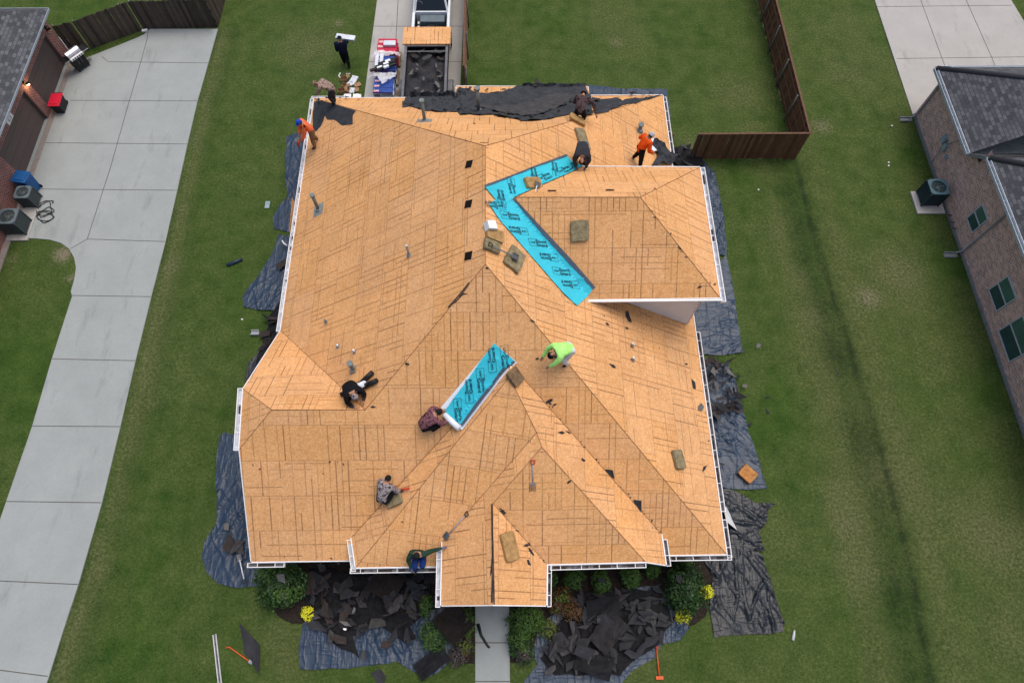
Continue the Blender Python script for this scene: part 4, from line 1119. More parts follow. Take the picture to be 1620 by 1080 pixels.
# single pieces on the deck: u, v, size m, angle, label
ROOFS = [(968, 578, .46, -40, 'felt', 'dark square scrap in the middle of the right slope'), (993, 501, .62, -60, 'felt', 'largest black scrap, just below the grey upper wall'), (961, 513, .26, -30, 'felt', 'small black scrap left of the large one below the upper wall'),
    (991, 519, .26, -20, 'felt', 'small black scrap under the large one below the upper wall'), (1098, 608, .62, -65, 'felt', 'long black scrap standing near the right gutter'), (1108, 645, .62, 20, 'felt_grey', 'grey shingle piece hanging at the right gutter'),
    (1113, 741, .42, 60, 'felt', 'slim black scrap near the lower right gutter'), (1085, 576, .26, 10, 'felt', 'small black scrap near the right gutter, upper part'), (1008, 797, .72, -60, 'felt', 'black scrap in the middle of the long right hand valley'),
    (887, 684, .42, -10, 'felt', 'black two pointed scrap in the upper part of the right hand valley'), (869, 634, .34, 40, 'felt', 'black scrap near the top of the right hand valley'), (966, 749, .6, -40, 'felt', 'jagged black scrap at the top of the debris line in the valley'), (922, 727, .3, -35, 'browntile', 'thin brown scrap above the right hand valley'), (900, 761, .28, 60, 'felt', 'little dark scrap beside the fork'),
    (838, 870, .30, -70, 'felt', 'dark scrap at the lower right of the porch pad'), (832, 862, .32, 10, 'felt', 'dark scrap right of the porch pad'), (835, 889, .34, -50, 'felt', 'squarish dark scrap below the porch pad'),
    (795, 809, .34, -20, 'felt', 'black scrap at the peak of the porch valley'), (818, 839, .28, -20, 'felt', 'black scrap midway along the porch valley'), (841, 874, .30, -45, 'felt', 'narrow dark scrap close to the porch gutter'),
    (591, 643, .24, 0, 'browntile', 'dark lump left of the roof roller strip'), (644, 575, .26, -20, 'browntile', 'thin dark scrap on the front slope above the membrane'), (751, 196, .28, -30, 'felt', 'thin black scrap below the rear felt sheet'),
    (703, 648, .2, 0, 'felt', 'dark sliver behind the head of the man at the film roll'), (898, 683, .26, -30, 'browntile', 'pair of dark chips in the upper valley'), (877, 640, .22, 20, 'felt', 'small chip near the top of the right valley'),
    (1036, 299, .2, 30, 'browntile', 'dark chip on the upper roof hip, high up'), (1075, 392, .3, -50, 'browntile', 'dark sliver on the upper roof hip, low down'), (1130, 450, .22, 0, 'browntile', 'dark chip at the lower corner of the upper roof'),
    (1107, 454, .24, 15, 'felt', 'dark sliver near the front right corner of the upper roof'), (441, 575, .2, 30, 'browntile', 'dark chip on the pale left facet'), (411, 741, .16, 60, 'browntile', 'dark chip near the left rake board'),
    (850, 567, .2, 0, 'felt', 'small chip beside the worker in bright green'), (842, 507, .25, -20, 'browntile', 'dark chip above the worker in bright green'), (770, 424, .2, 0, 'browntile', 'dark chip at the front end of the ridge')]
for i, (u, v, s, a, m, lb) in enumerate(ROOFS):
    scrap(roof_frame(u, v, a, .02), s, lb, 'scraps on the bare roof', m, k=i % 9, sy=.9 if s > .3 else .7)
def tiny(path, n, lb, sp=3, s0=.06, s1=.16):
    for _ in range(n):
        t = rnd() * (len(path) - 1); i = min(int(t), len(path) - 2); t -= i
        u = path[i][0] + (path[i + 1][0] - path[i][0]) * t + random.gauss(0, sp); v = path[i][1] + (path[i + 1][1] - path[i][1]) * t + random.gauss(0, sp)
        scrap(roof_frame(u, v, uni(0, 360), .015), uni(s0, s1), lb, 'small chips on the bare roof', random.choice(('felt', 'browntile')), sy=uni(.4, 1), name='shingle_chip')
tiny([(862, 630), (905, 685), (965, 750), (1008, 800), (1045, 842)], 34, 'small dark chip in the debris line of the right hand valley', 2.2)
tiny([(790, 800), (825, 850), (862, 890)], 12, 'small dark chip in the porch valley', 2)
tiny([(1018, 315), (1040, 350), (1075, 395), (1135, 460)], 10, 'small dark chip on the hip of the upper roof', 2)
tiny([(940, 500), (1000, 490), (1080, 560), (1000, 560), (930, 520)], 14, 'small dark chip scattered below the upper block', 14)
tiny([(1100, 590), (1120, 690), (1060, 690)], 6, 'small dark chip near the right eave', 10)
tiny([(1100, 545), (1120, 660), (1145, 830)], 7, 'small dark chip along the right gutter', 1.5)
tiny([(640, 160), (700, 150), (820, 140)], 6, 'small dark chip on the rear edge', 3)
tiny([(400, 720), (396, 860), (480, 888), (540, 888)], 7, 'small dark chip along the front left edge', 3)
tiny([(500, 560), (560, 700), (480, 800), (640, 830), (700, 760)], 12, 'small dark chip scattered over the front left slope', 30)
tiny([(600, 260), (520, 420), (680, 360), (560, 520)], 8, 'small dark chip scattered over the left slope', 40)
# heaps on the ground
def inside(P, x, y):
    c = False
    for i in range(len(P)):
        a, b = P[i], P[i - 1]
        if (a[1] > y) != (b[1] > y) and x < (b[0] - a[0]) * (y - a[1]) / (b[1] - a[1]) + a[0]: c = not c
    return c
def heap(poly_px, n, label, group, hmax=.5, s0=.35, s1=1.0, mats=('felt', 'felt', 'felt', 'feltback', 'browntile'), zb=0.08, tilt=.5, mound=True, seed=0):
    P = GP(jag(poly_px, 4, 14)); xs = [p[0] for p in P]; ys = [p[1] for p in P]
    cx, cy = sum(xs) / len(xs), sum(ys) / len(ys)
    def hh(x, y):
        e = min(math.hypot(x - a[0], y - a[1]) for a in jP)
        return hmax * min(1, e / .7) * (.55 + .6 * noise.noise((x * 1.3, y * 1.3, seed)))
    jP = []
    for i in range(len(P)):
        a, b = P[i - 1], P[i]
        for k in range(8): jP.append((a[0] + (b[0] - a[0]) * k / 8, a[1] + (b[1] - a[1]) * k / 8))
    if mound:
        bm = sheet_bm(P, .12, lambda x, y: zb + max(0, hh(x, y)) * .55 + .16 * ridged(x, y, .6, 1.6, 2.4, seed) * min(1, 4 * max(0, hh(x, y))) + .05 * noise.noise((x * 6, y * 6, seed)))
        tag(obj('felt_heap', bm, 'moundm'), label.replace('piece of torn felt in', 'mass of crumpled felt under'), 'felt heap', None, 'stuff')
    k = 0
    while k < n:
        x, y = uni(min(xs), max(xs)), uni(min(ys), max(ys))
        if not inside(P, x, y): continue
        q = hh(x, y)
        M = Matrix.Translation((x, y, zb + max(0, q) * .9 + uni(.04, .20))) @ Matrix.Rotation(uni(0, 6.28), 4, 'Z') @ Matrix.Rotation(random.gauss(0, tilt), 4, 'X') @ Matrix.Rotation(random.gauss(0, tilt * .7), 4, 'Y')
        m_ = random.choice(mats); ad = {'felt': 'black ', 'feltback': 'dull grey ', 'browntile': 'brownish ', 'felt_grey': 'pale grey '}[m_]
        scrap(M, uni(s0, s1), ad + label, ad + group, m_, sy=uni(.55, 1), name='felt_piece'); k += 1
HM = ('felt', 'felt', 'felt', 'feltback', 'browntile', 'browntile')
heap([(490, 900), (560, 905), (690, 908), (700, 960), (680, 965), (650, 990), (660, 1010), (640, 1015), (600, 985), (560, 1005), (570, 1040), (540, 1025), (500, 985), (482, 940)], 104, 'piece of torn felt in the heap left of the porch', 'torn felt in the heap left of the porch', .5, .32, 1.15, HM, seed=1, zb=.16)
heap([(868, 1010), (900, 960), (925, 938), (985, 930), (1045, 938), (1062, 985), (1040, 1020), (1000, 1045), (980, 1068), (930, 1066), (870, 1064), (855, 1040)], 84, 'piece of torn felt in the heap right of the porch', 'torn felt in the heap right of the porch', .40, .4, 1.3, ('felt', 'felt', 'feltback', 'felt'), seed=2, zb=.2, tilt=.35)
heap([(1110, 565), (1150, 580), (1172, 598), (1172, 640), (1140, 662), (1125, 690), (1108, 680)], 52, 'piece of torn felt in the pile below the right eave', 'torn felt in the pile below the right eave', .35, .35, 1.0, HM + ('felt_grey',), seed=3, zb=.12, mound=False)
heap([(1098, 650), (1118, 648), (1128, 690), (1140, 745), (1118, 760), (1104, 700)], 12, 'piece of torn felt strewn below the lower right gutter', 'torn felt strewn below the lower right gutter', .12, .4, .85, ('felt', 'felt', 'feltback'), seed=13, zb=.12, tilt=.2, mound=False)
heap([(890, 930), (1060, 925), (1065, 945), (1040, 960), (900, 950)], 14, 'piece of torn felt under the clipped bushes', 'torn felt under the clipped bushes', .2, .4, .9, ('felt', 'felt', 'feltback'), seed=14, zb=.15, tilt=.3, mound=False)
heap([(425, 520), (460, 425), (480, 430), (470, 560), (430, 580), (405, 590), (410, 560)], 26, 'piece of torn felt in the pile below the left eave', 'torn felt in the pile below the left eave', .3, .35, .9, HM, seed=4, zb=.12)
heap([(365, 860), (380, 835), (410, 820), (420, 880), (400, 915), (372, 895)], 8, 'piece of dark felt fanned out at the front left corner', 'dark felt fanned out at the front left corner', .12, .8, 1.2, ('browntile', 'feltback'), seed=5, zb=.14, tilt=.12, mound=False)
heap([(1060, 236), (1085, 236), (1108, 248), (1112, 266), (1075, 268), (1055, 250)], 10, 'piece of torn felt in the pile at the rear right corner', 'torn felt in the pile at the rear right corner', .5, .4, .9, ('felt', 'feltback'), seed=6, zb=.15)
def rheap(path, n, lb, gr, s0, s1, sp, zz=.05):
    for _ in range(n):
        t = rnd() * (len(path) - 1); i = min(int(t), len(path) - 2); t -= i
        u = path[i][0] + (path[i + 1][0] - path[i][0]) * t + random.gauss(0, sp); v = path[i][1] + (path[i + 1][1] - path[i][1]) * t + random.gauss(0, sp)
        scrap(roof_frame(u, v, uni(0, 360), uni(.03, zz)) @ Matrix.Rotation(random.gauss(0, .4), 4, 'X'), uni(s0, s1), lb, gr, 'felt', sy=uni(.5, 1))
for pth, n_ in (([(640, 172), (700, 178), (760, 182), (820, 189), (880, 184), (960, 178)], 16), ([(730, 146), (800, 146), (900, 140)], 8), ([(960, 158), (1040, 152)], 6)):
    for _ in range(n_):
        t = rnd() * (len(pth) - 1); i = min(int(t), len(pth) - 2); t -= i
        u = pth[i][0] + (pth[i + 1][0] - pth[i][0]) * t + random.gauss(0, 2); v = pth[i][1] + (pth[i + 1][1] - pth[i][1]) * t - abs(random.gauss(0, 3))
        scrap(roof_frame(u, v, uni(0, 360), uni(.08, .16)) @ Matrix.Rotation(random.gauss(0, .35), 4, 'X'), uni(.3, .8), 'ragged black shred on the rear felt sheet', 'ragged shreds on the rear felt sheet', random.choice(('felt', 'feltback', 'browntile')), sy=uni(.4, .9), name='felt_shred')
rheap([(500, 162), (530, 158), (580, 156)], 9, 'black scrap along the rear left edge', 'black scraps along the rear left edge', .3, .6, 1.5, .15)
rheap([(640, 165), (680, 160), (720, 155), (735, 148)], 12, 'black scrap by the front vent pipes at the rear edge', 'black scraps by the rear vent pipes', .25, .6, 3, .2)
rheap([(890, 170), (905, 163), (930, 165), (945, 162)], 8, 'crumpled black scrap round the kneeling man at the rear', 'black scraps round the kneeling man', .3, .55, 3, .2)
# loose pieces on the grass and tarps
for u, v, s, a, z, m, lb in ((398, 1020, 1.9, -65, .03, 'felt', 'big torn piece of black felt on the grass by the orange pry bar'), (600, 1068, .95, -60, .03, 'felt', 'black felt scrap on the grass below the front left tarp'),
    (1200, 547, .42, 30, .04, 'felt_grey', 'grey folded scrap on the grass right of the upper block'), (1213, 628, .26, 10, .03, 'felt', 'small black scrap on the grass, upper of two'), (1214, 650, .42, -70, .03, 'felt', 'black scrap on the grass, lower of two'),
    (1187, 671, .34, 40, .05, 'felt', 'black scrap at the edge of the right hand tarp'), (1324, 590, .30, 0, .0, 'felt', 'lone black scrap in the shallow ditch'), (1178, 610, .40, 0, .2, 'felt_grey', 'pale grey scrap at the edge of the pile right of the house'),
    (1165, 649, .75, 0, .14, 'feltback', 'long rounded felt scrap lying on the right hand tarp'), (358, 833, .55, 85, .18, 'felt_grey', 'brownish square scrap lying on the front left tarp'), (445, 420, .9, 60, .2, 'browntile', 'large brown scrap over the left tarp near the eave'),
    (500, 975, .5, 0, .3, 'feltback', 'dark scrap beside the left yellow flowers'), (575, 1035, .45, -70, .25, 'feltback', 'scrap on the lower part of the front left tarp'), (610, 1020, .7, 20, .28, 'browntile', 'brownish felt piece in the centre of the front left tarp'),
    (693, 1030, .3, 20, .1, 'felt', 'small dark scrap by the left bush'), (560, 965, .30, 90, .75, 'felt_grey', 'pale grey rectangular scrap on the left heap'), (546, 985, .5, -20, .7, 'felt_grey', 'pale grey torn scrap on the left heap'), (545, 995, .22, 10, .72, 'white', 'small white card on the left heap'),
    (446, 915, .62, -40, 1.25, 'felt_grey', 'grey shingle lying on the big bush at the left'), (447, 940, .4, -70, 1.2, 'feltback', 'dark scrap lying on the big bush at the left'), (952, 918, .4, 0, .85, 'felt', 'dark scrap lying on a clipped bush'), (1075, 915, .5, 80, 1.35, 'felt', 'dark scrap lying on the big bush at the right')):
    scrap(ground_frame(u, v, a, z + (gz(*G(u, v)[:2]) if u > 1300 else 0)), s, lb, 'loose scraps beside the house', m)
# folded felt sheets and a felt roll
def felt_sheet(u, v, ang, w_, l_, label, z=.2, m='felt'):
    bm = new_bm(); n = 8
    g = [[bm.verts.new(((i / n - .5) * w_, (j / n - .5) * l_, .03 + .10 * noise.noise((i * .45, j * .45, u)) + .05 * (i / n))) for i in range(n + 1)] for j in range(n + 1)]
    for j in range(n):
        for i in range(n): bm.faces.new((g[j][i], g[j][i + 1], g[j + 1][i + 1], g[j + 1][i]))
    bmesh.ops.solidify(bm, geom=bm.faces[:], thickness=-.015)
    tag(obj('felt_sheet', bm, m, mw=ground_frame(u, v, ang, z), smooth=False), label, 'roofing felt')
felt_sheet(683, 1047, 38, 1.2, .62, 'flat rectangular felt sheet at the right end of the front left tarp', .2)
felt_sheet(717, 985, -50, 1.15, 1.0, 'sheet of brownish felt draped over the bush left of the walk', .75, 'browntile')
felt_sheet(940, 1048, -20, 1.3, .8, 'broad smooth felt sheet at the bottom of the right heap', .45, 'felt')
felt_sheet(963, 1000, 50, 1.3, .8, 'smooth felt sheet in the middle of the right heap', .62, 'feltback')
felt_sheet(955, 962, 10, 1.2, .7, 'smooth felt sheet at the top of the right heap', .6, 'felt')
felt_sheet(610, 925, 60, .9, 1.1, 'smooth dark felt sheet close to the front wall, left heap', .65, 'browntile')
bm = new_bm(); tube(bm, [(-.36, 0, .07), (.36, 0, .07)], .075, 12); tag(obj('felt_roll', bm, 'tarp', mw=ground_frame(372, 416, 22)), 'short blue grey roll lying alone on the left lawn', 'roll')
bm = new_bm(); pts = [G(756, 986, .1), G(761, 1004, .08), G(772, 1022, .07), G(775, 1024, .07)]; tube(bm, pts, .06, 8, r2=.03); tag(obj('felt_strip', bm, 'black'), 'curved black strip lying on the front walk', 'felt strip')

# ------------------------------------------------------------------ stacked sheets, panel, lawn bits
t = None
for k in range(4):
    bm = new_bm(); a = V(463, 318, 0); b = V(452, 372, 0)
    ta, tb = V(467, 319, 1.75), V(462, 372, 1.75)
    o_ = X * (-.045 * k) + Y * (.06 * k)
    lo_ = X * -.22 + Z * -1.2
    hexa(bm, [ta + o_ + lo_, tb + o_ + lo_, tb + o_ + lo_ - X * .02, ta + o_ + lo_ - X * .02, ta + o_, tb + o_, tb + o_ - X * .02, ta + o_ - X * .02]); bmesh.ops.recalc_face_normals(bm, faces=bm.faces)
    tag(obj('wood_sheet', bm, 'osb'), ('outermost', 'second', 'third', 'innermost')[3 - k] + ' tan wood sheet leaning on edge under the left gutter', 'wood sheet', 'wood sheets on edge under the left gutter')
bm = new_bm()
p0, p1 = V(1147, 790, 1.9), V(1166, 838, 1.15)
c4 = [V(1149, 824, 1.4), V(1166, 838, .06), V(1150, 802, .06), V(1144, 800, 1.4)]
hexa(bm, [p - Z * .03 for p in c4] + c4)
bmesh.ops.recalc_face_normals(bm, faces=bm.faces)
tag(obj('wall_panel', bm, 'white'), 'white panel leaning askew against the right hand wall', 'panel')
def simple(name, bm, m, M, label, cat, sm=False): return tag(obj(name, bm, m, mw=M, smooth=sm), label, cat)
bm = new_bm(); box(bm, (-.17, -.12, 0), (.17, .12, .05)); box(bm, (-.17, -.12, .05), (.17, -.09, .12)); box(bm, (-.17, .09, .05), (.17, .12, .12)); simple('splash_block', bm, 'downs', ground_frame(404, 527, 0, .02), 'white splash block on the lawn beside the left eave', 'splash block')
bm = new_bm(); tube(bm, [(-.05, -.2, .25), (0, 0, .25), (.12, .16, .25)], .035, 8); simple('pipe_elbow', bm, 'white', ground_frame(452, 390, 60, .1), 'white bent pipe lying at the left eave', 'pipe')
bm = new_bm(); box(bm, (-.11, -.2, -.02), (.11, .2, .012)); cov = simple('utility_cover', bm, 'meter', ground_frame(423, 324, 0, .05), 'greenish utility cover set in the left lawn', 'cover')
bm = new_bm(); tube(bm, [(0, -.2, .06), (0, 0, .06), (0, .1, .06), (0, .15, .06)], .05, 12, r2=.025); simple('plastic_bottle', bm, 'film', ground_frame(1255, 1003, -20, .02), 'clear plastic bottle on the grass at the lower right', 'bottle')
for i, (u, v) in enumerate(((1411, 199), (1406, 257), (1406, 262), (1200, 300), (383, 505))):
    bm = new_bm(); bmesh.ops.create_icosphere(bm, subdivisions=1, radius=.05, matrix=Matrix.Diagonal((1.2, .8, .6, 1))); simple('litter', bm, 'white', ground_frame(u, v, i * 40, .05), 'tiny white bit of litter on the lawn', 'litter')['group'] = 'white litter on the lawn'
# length of metal gutter lying in the grass
bm = new_bm(); M = frame(G(340, 1003, .03), G(352, 1110, .03) - G(340, 1003, .03), Z); ln = (G(340, 1003) - G(352, 1110)).length
box(bm, (0, -.05, 0), (ln, .05, .01), 1); box(bm, (0, -.06, 0), (ln, -.045, .07), 0); box(bm, (0, .045, 0), (ln, .06, .07), 0)
simple('metal_gutter', bm, ['white', 'gutter_dark'], M, 'length of white metal gutter lying in the grass at the bottom left', 'gutter')

# ------------------------------------------------------------------ hand tools
MT['redp'] = plain('red_paint', (0.50, 0.045, 0.02), .5, .15)
MT['orangep'] = plain('orange_paint', (0.62, 0.10, 0.02), .5, .15)
MT['steel'] = plain('worn_steel', (0.30, 0.30, 0.32), .4, .3, metal=.6)
MT['handle'] = plain('grey_tool_handle', (0.36, 0.33, 0.36), .5, .2)
def tool(a, b, kind, label, grip='black', shaft='handle', cat='shovel', lift=0.0):
    """a = pixel of the grip end, b = pixel of the blade end"""
    (u0, v0, m0), (u1, v1, m1) = a, b
    P0 = (RP(u0, v0)[0] if m0 < 0 else G(u0, v0, m0)); P1 = (RP(u1, v1)[0] if m1 < 0 else G(u1, v1, m1))
    n = RP(u1, v1)[1] if m1 < 0 else Z
    P0 = P0 + n * lift; P1 = P1 + n * lift
    M = frame(P1 + n * .02, P0 - P1, n); ln = (P0 - P1).length
    t = bpy.data.objects.new({'shovel': 'shovel', 'fork': 'garden_fork', 'bar': 'pry_bar', 'hammer': 'long_handled_scraper'}[kind], None); col.objects.link(t); t.matrix_world = M; tag(t, label, cat)
    bm = new_bm()
    if kind in ('shovel', 'fork'):
        bl = .26 if kind == 'shovel' else .32
        tube(bm, [(bl * .8, 0, .03), (ln - .14, 0, .04)], .022, 8); obj('shaft', bm, shaft, t)
        bm = new_bm(); tube(bm, [(ln - .15, 0, .04), (ln - .1, .05, .04), (ln, .07, .04), (ln, -.07, .04), (ln - .1, -.05, .04), (ln - .15, 0, .04)], .018, 6); obj('grip', bm, grip, t)
        bm = new_bm()
        if kind == 'shovel':
            v_ = [[bm.verts.new((x, y, .015 + (.05 if abs(y) > .08 else 0) + x * .08)) for y in (-.11, -.07, 0, .07, .11)] for x in (0, .1, .2, bl)]
            for i in range(3):
                for j in range(4): bm.faces.new((v_[i][j], v_[i][j + 1], v_[i + 1][j + 1], v_[i + 1][j]))
            bmesh.ops.solidify(bm, geom=bm.faces[:], thickness=.006)
            obj('blade', bm, 'steel', t)
        else:
            for y in (-.09, -.045, 0, .045, .09): tube(bm, [(0, y, .02), (.2, y, .03), (.26, y * .8, .05)], .009, 5)
            box(bm, (.25, -.09, .035), (.29, .09, .06)); obj('tines', bm, 'steel', t)
    elif kind == 'bar':
        tube(bm, [(.05, 0, .03), (ln - .1, 0, .03), (ln - .02, .03, .05), (ln, .1, .05)], .02, 6); obj('shaft', bm, shaft, t)
        bm = new_bm(); box(bm, (-.1, -.05, .01), (.06, .05, .035)); obj('blade', bm, 'steel', t)
    else:
        tube(bm, [(.02, 0, .03), (ln - .05, 0, .03)], .022, 8); obj('shaft', bm, shaft, t)
        bm = new_bm(); tube(bm, [(ln - .08, 0, .04), (ln + .06, 0, .04)], .055, 8); obj('grip', bm, grip, t)
        bm = new_bm(); box(bm, (-.06, -.13, .01), (.05, .13, .06)); obj('head', bm, shaft, t)
    return t
tool((843, 727, -1), (843, 776, -1), 'fork', 'red handled fork lying on the front slope', 'redp', cat='fork')
tool((741, 811, -1), (704, 853, -1), 'shovel', 'flat shovel on the front slope above the porch gutter', 'browntile')
tool((766, 392, -1), (814, 414, -1), 'shovel', 'dark shovel lying across two foam pads near the ridge', 'black', 'pipe', lift=.16)
tool((850, 317, -1), (844, 293, -1), 'shovel', 'short shovel resting on the foam pad of the upper strip', 'browntile', 'release', lift=.2)
tool((389, 922, .2), (378, 877, .25), 'shovel', 'white handled shovel on the tarp at the front left corner', 'black', 'white')
tool((361, 1021, .03), (396, 1046, .03), 'bar', 'orange pry bar on the grass next to a torn felt piece', shaft='orangep', cat='pry bar')
tool((1038, 1022, .06), (1043, 1071, .03), 'hammer', 'orange long handled tool on the grass at the bottom', 'redp', 'orangep', cat='tool')

# ------------------------------------------------------------------ air conditioners, bins, grill
def ac(M, w_, h_, label, m, rim):
    t = bpy.data.objects.new('air_conditioner', None); col.objects.link(t); t.matrix_world = M; tag(t, label, 'air conditioner', 'outdoor air conditioners')
    bm = new_bm(); h = w_ / 2
    for k in range(24):
        z0_ = .05 + k * (h_ - .1) / 24
        box(bm, (-h + .02, -h + .02, z0_), (h - .02, h - .02, z0_ + (h_ - .1) / 24 * .6))
    box(bm, (-h + .035, -h + .035, .03), (h - .035, h - .035, h_ - .06))
    for sx in (-1, 1):
        for sy in (-1, 1): box(bm, (sx * h - .03 * (sx + 1) , sy * h - .03 * (sy + 1), 0), (sx * h - .03 * (sx + 1) + .06, sy * h - .03 * (sy + 1) + .06, h_ - .05))
    obj('cabinet', bm, m, t)
    bm = new_bm(); n = 32; ri = h * .80
    for za, zb_ in ((h_ - .05, h_ + .01),):
        outer = []; inner = []
        for k in range(n):
            a = 2 * math.pi * k / n + math.pi / n; s = h / max(abs(math.cos(a)), abs(math.sin(a))); s = min(s, h * 1.25)
            outer.append((math.cos(a) * s, math.sin(a) * s)); inner.append((math.cos(a) * ri, math.sin(a) * ri))
        O = [[bm.verts.new((x, y, z)) for x, y in outer] for z in (za, zb_)]; I = [[bm.verts.new((x, y, z)) for x, y in inner] for z in (zb_, za - .05)]
        for k in range(n):
            j = (k + 1) % n
            bm.faces.new((O[0][k], O[0][j], O[1][j], O[1][k])); bm.faces.new((O[1][k], O[1][j], I[0][j], I[0][k])); bm.faces.new((I[0][k], I[0][j], I[1][j], I[1][k]))
    obj('top_rim', bm, rim, t)
    bm = new_bm()
    for k in range(3):
        M2 = Matrix.Rotation(k * 2.094, 4, 'Z') @ Matrix.Translation((ri * .5, 0, h_ - .1)) @ Matrix.Rotation(.4, 4, 'X')
        box(bm, (-ri * .42, -.11, -.004), (ri * .42, .11, .004), 0, M2)
    tube(bm, [(0, 0, h_ - .15), (0, 0, h_ - .04)], .08, 12); obj('fan', bm, 'galv', t)
    bm = new_bm()
    for k in range(1, 8): 
        r = ri * k / 8; tube(bm, [(math.cos(a) * r, math.sin(a) * r, h_ - .0) for a in [i * math.pi / 10 for i in range(21)]], .004, 4, cap=False)
    for k in range(4): tube(bm, [(math.cos(k * .785) * ri, math.sin(k * .785) * ri, h_ - .004), (-math.cos(k * .785) * ri, -math.sin(k * .785) * ri, h_ - .004)], .006, 4)
    obj('grille', bm, m, t)
    return t
MT['acg'] = plain('dark_grey_cabinet', (0.055, 0.07, 0.072), .6, .2); MT['acr'] = plain('grey_blue_rim', (0.12, 0.155, 0.175), .5, .15)
MT['acb'] = plain('dark_blue_cabinet', (0.022, 0.045, 0.055), .5, .2); MT['acbr'] = plain('teal_rim', (0.06, 0.125, 0.155), .5, .15)
def slabpad(x, y, w_, d_, label):
    bm = new_bm(); box(bm, (-w_ / 2, -d_ / 2, 0), (w_ / 2, d_ / 2, .09)); bevel_all(bm, .01, 1); tag(obj('equipment_pad', bm, 'conc_old', mw=Matrix.Translation((x, y, 0))), label, 'pad')
slabpad(-22.63, 18.3, 1.0, 2.5, 'concrete pad under the two left hand air conditioners')
ac(Matrix.Translation((-22.62, 17.75, .09)), .84, .92, 'larger grey air conditioner, lower of two by the left house', 'acg', 'acr')
ac(Matrix.Translation((-22.45, 19.2, .09)), .70, .78, 'smaller grey air conditioner beside the blue bin', 'acg', 'acr')
slabpad(20.55, 18.8, 1.35, 1.3, 'concrete pad under the air conditioner by the right house')
ac(Matrix.Translation((20.55, 18.98, .09)) @ Matrix.Rotation(.0, 4, 'Z'), .88, .95, 'dark blue air conditioner on its pad by the right house', 'acb', 'acbr')
bm = new_bm(); pts = []
for k in range(70):
    a = k * .42; c = G(72, 322 + 22 * math.sin(k * .045), .07)
    pts.append(c + Vector((math.cos(a) * (.32 + .1 * math.sin(k * .9)), math.sin(a) * (.30 + .08 * math.cos(k * .7)), .02 * math.sin(k * 2.2) + .02)))
pts += [G(48, 318, .06), G(38, 312, .06)]
tube(bm, pts, .017, 5); tag(obj('coiled_hose', bm, 'black'), 'black hose in loose coils beside the left air conditioners', 'hose')
# blue bin lying open against the wall
def bin_(M, w_, d_, h_, body, lid, label, cat, name, grp=None):
    t = bpy.data.objects.new(name, None); col.objects.link(t); t.matrix_world = M; tag(t, label, cat, grp)
    bm = new_bm(); k = .82
    hexa(bm, [(-w_ / 2 * k, -d_ / 2 * k, .03), (w_ / 2 * k, -d_ / 2 * k, .03), (w_ / 2 * k, d_ / 2 * k, .03), (-w_ / 2 * k, d_ / 2 * k, .03), (-w_ / 2, -d_ / 2, h_), (w_ / 2, -d_ / 2, h_), (w_ / 2, d_ / 2, h_), (-w_ / 2, d_ / 2, h_)]); bevel_all(bm, .02); obj('body', bm, body, t)
    bm = new_bm(); box(bm, (-w_ / 2 - .03, -d_ / 2 - .03, h_), (w_ / 2 + .03, d_ / 2 + .03, h_ + .05)); box(bm, (-w_ / 2 + .08, -d_ / 2 + .08, h_ + .05), (w_ / 2 - .08, d_ / 2 - .08, h_ + .085)); bevel_all(bm, .015); obj('lid', bm, lid, t)
    for s in (-1, 1):
        bm = new_bm(); tube(bm, [(s * w_ * .36 - .025, d_ * .42, .1), (s * w_ * .36 + .025, d_ * .42, .1)], .1, 12); obj('wheel', bm, 'black', t)
    bm = new_bm(); tube(bm, [(-w_ * .4, d_ / 2 + .02, h_ - .02), (-w_ * .4, d_ / 2 + .08, h_ + .02), (w_ * .4, d_ / 2 + .08, h_ + .02), (w_ * .4, d_ / 2 + .02, h_ - .02)], .015, 6); obj('handle', bm, body, t)
MT['binblue'] = plain('blue_plastic', (0.012, 0.09, 0.27), .45, .12); MT['redlid'] = plain('red_plastic_lid', (0.55, 0.012, 0.04), .45, .08)
bin_(Matrix.Translation(G(54, 300, .045)) @ Matrix.Rotation(rad(-100), 4, 'Z'), .60, .66, .95, 'binblue', 'binblue', 'blue wheeled bin against the left house wall', 'bin', 'wheeled_bin')
bin_(Matrix.Translation(G(99, 172, .045)) @ Matrix.Rotation(rad(2), 4, 'Z'), .52, .80, .58, 'black', 'redlid', 'black tote with a bright red lid in front of the garage', 'tote', 'storage_tote')
# barbecue
gM = Matrix.Translation(G(131, 106, .045)) @ Matrix.Rotation(rad(52), 4, 'Z')
t = bpy.data.objects.new('barbecue_grill', None); col.objects.link(t); t.matrix_world = gM; tag(t, 'black barbecue grill with a stainless lid at the corner of the drive', 'grill')
bm = new_bm(); box(bm, (-.36, -.26, .12), (.36, .26, .82)); bevel_all(bm, .02); obj('cabinet', bm, 'black', t)
for x in (-.1, .1):
    bm = new_bm(); tube(bm, [(x, -.28, .4), (x, -.28, .7)], .012, 6); obj('door_handle', bm, 'steel', t)
bm = new_bm()
n = 10
prof = [(-.27 + .54 * k / n, .86 + .27 * math.sin(math.pi * k / n) ** .7) for k in range(n + 1)]
for s in (-.37, .37):
    pass
ra = [bm.verts.new((-.37, y, z)) for y, z in prof]; rb = [bm.verts.new((.37, y, z)) for y, z in prof]
for k in range(n): bm.faces.new((ra[k], rb[k], rb[k + 1], ra[k + 1]))
bm.faces.new(ra[::-1]); bm.faces.new(rb)
MT['stainless'] = plain('stainless_steel', (0.55, 0.54, 0.56), .25, .15, 5, metal=.85)
obj('hood', bm, 'stainless', t)
bm = new_bm(); box(bm, (-.37, -.36, .80), (.37, -.27, .92)); cp = obj('control_panel', bm, 'white', t)
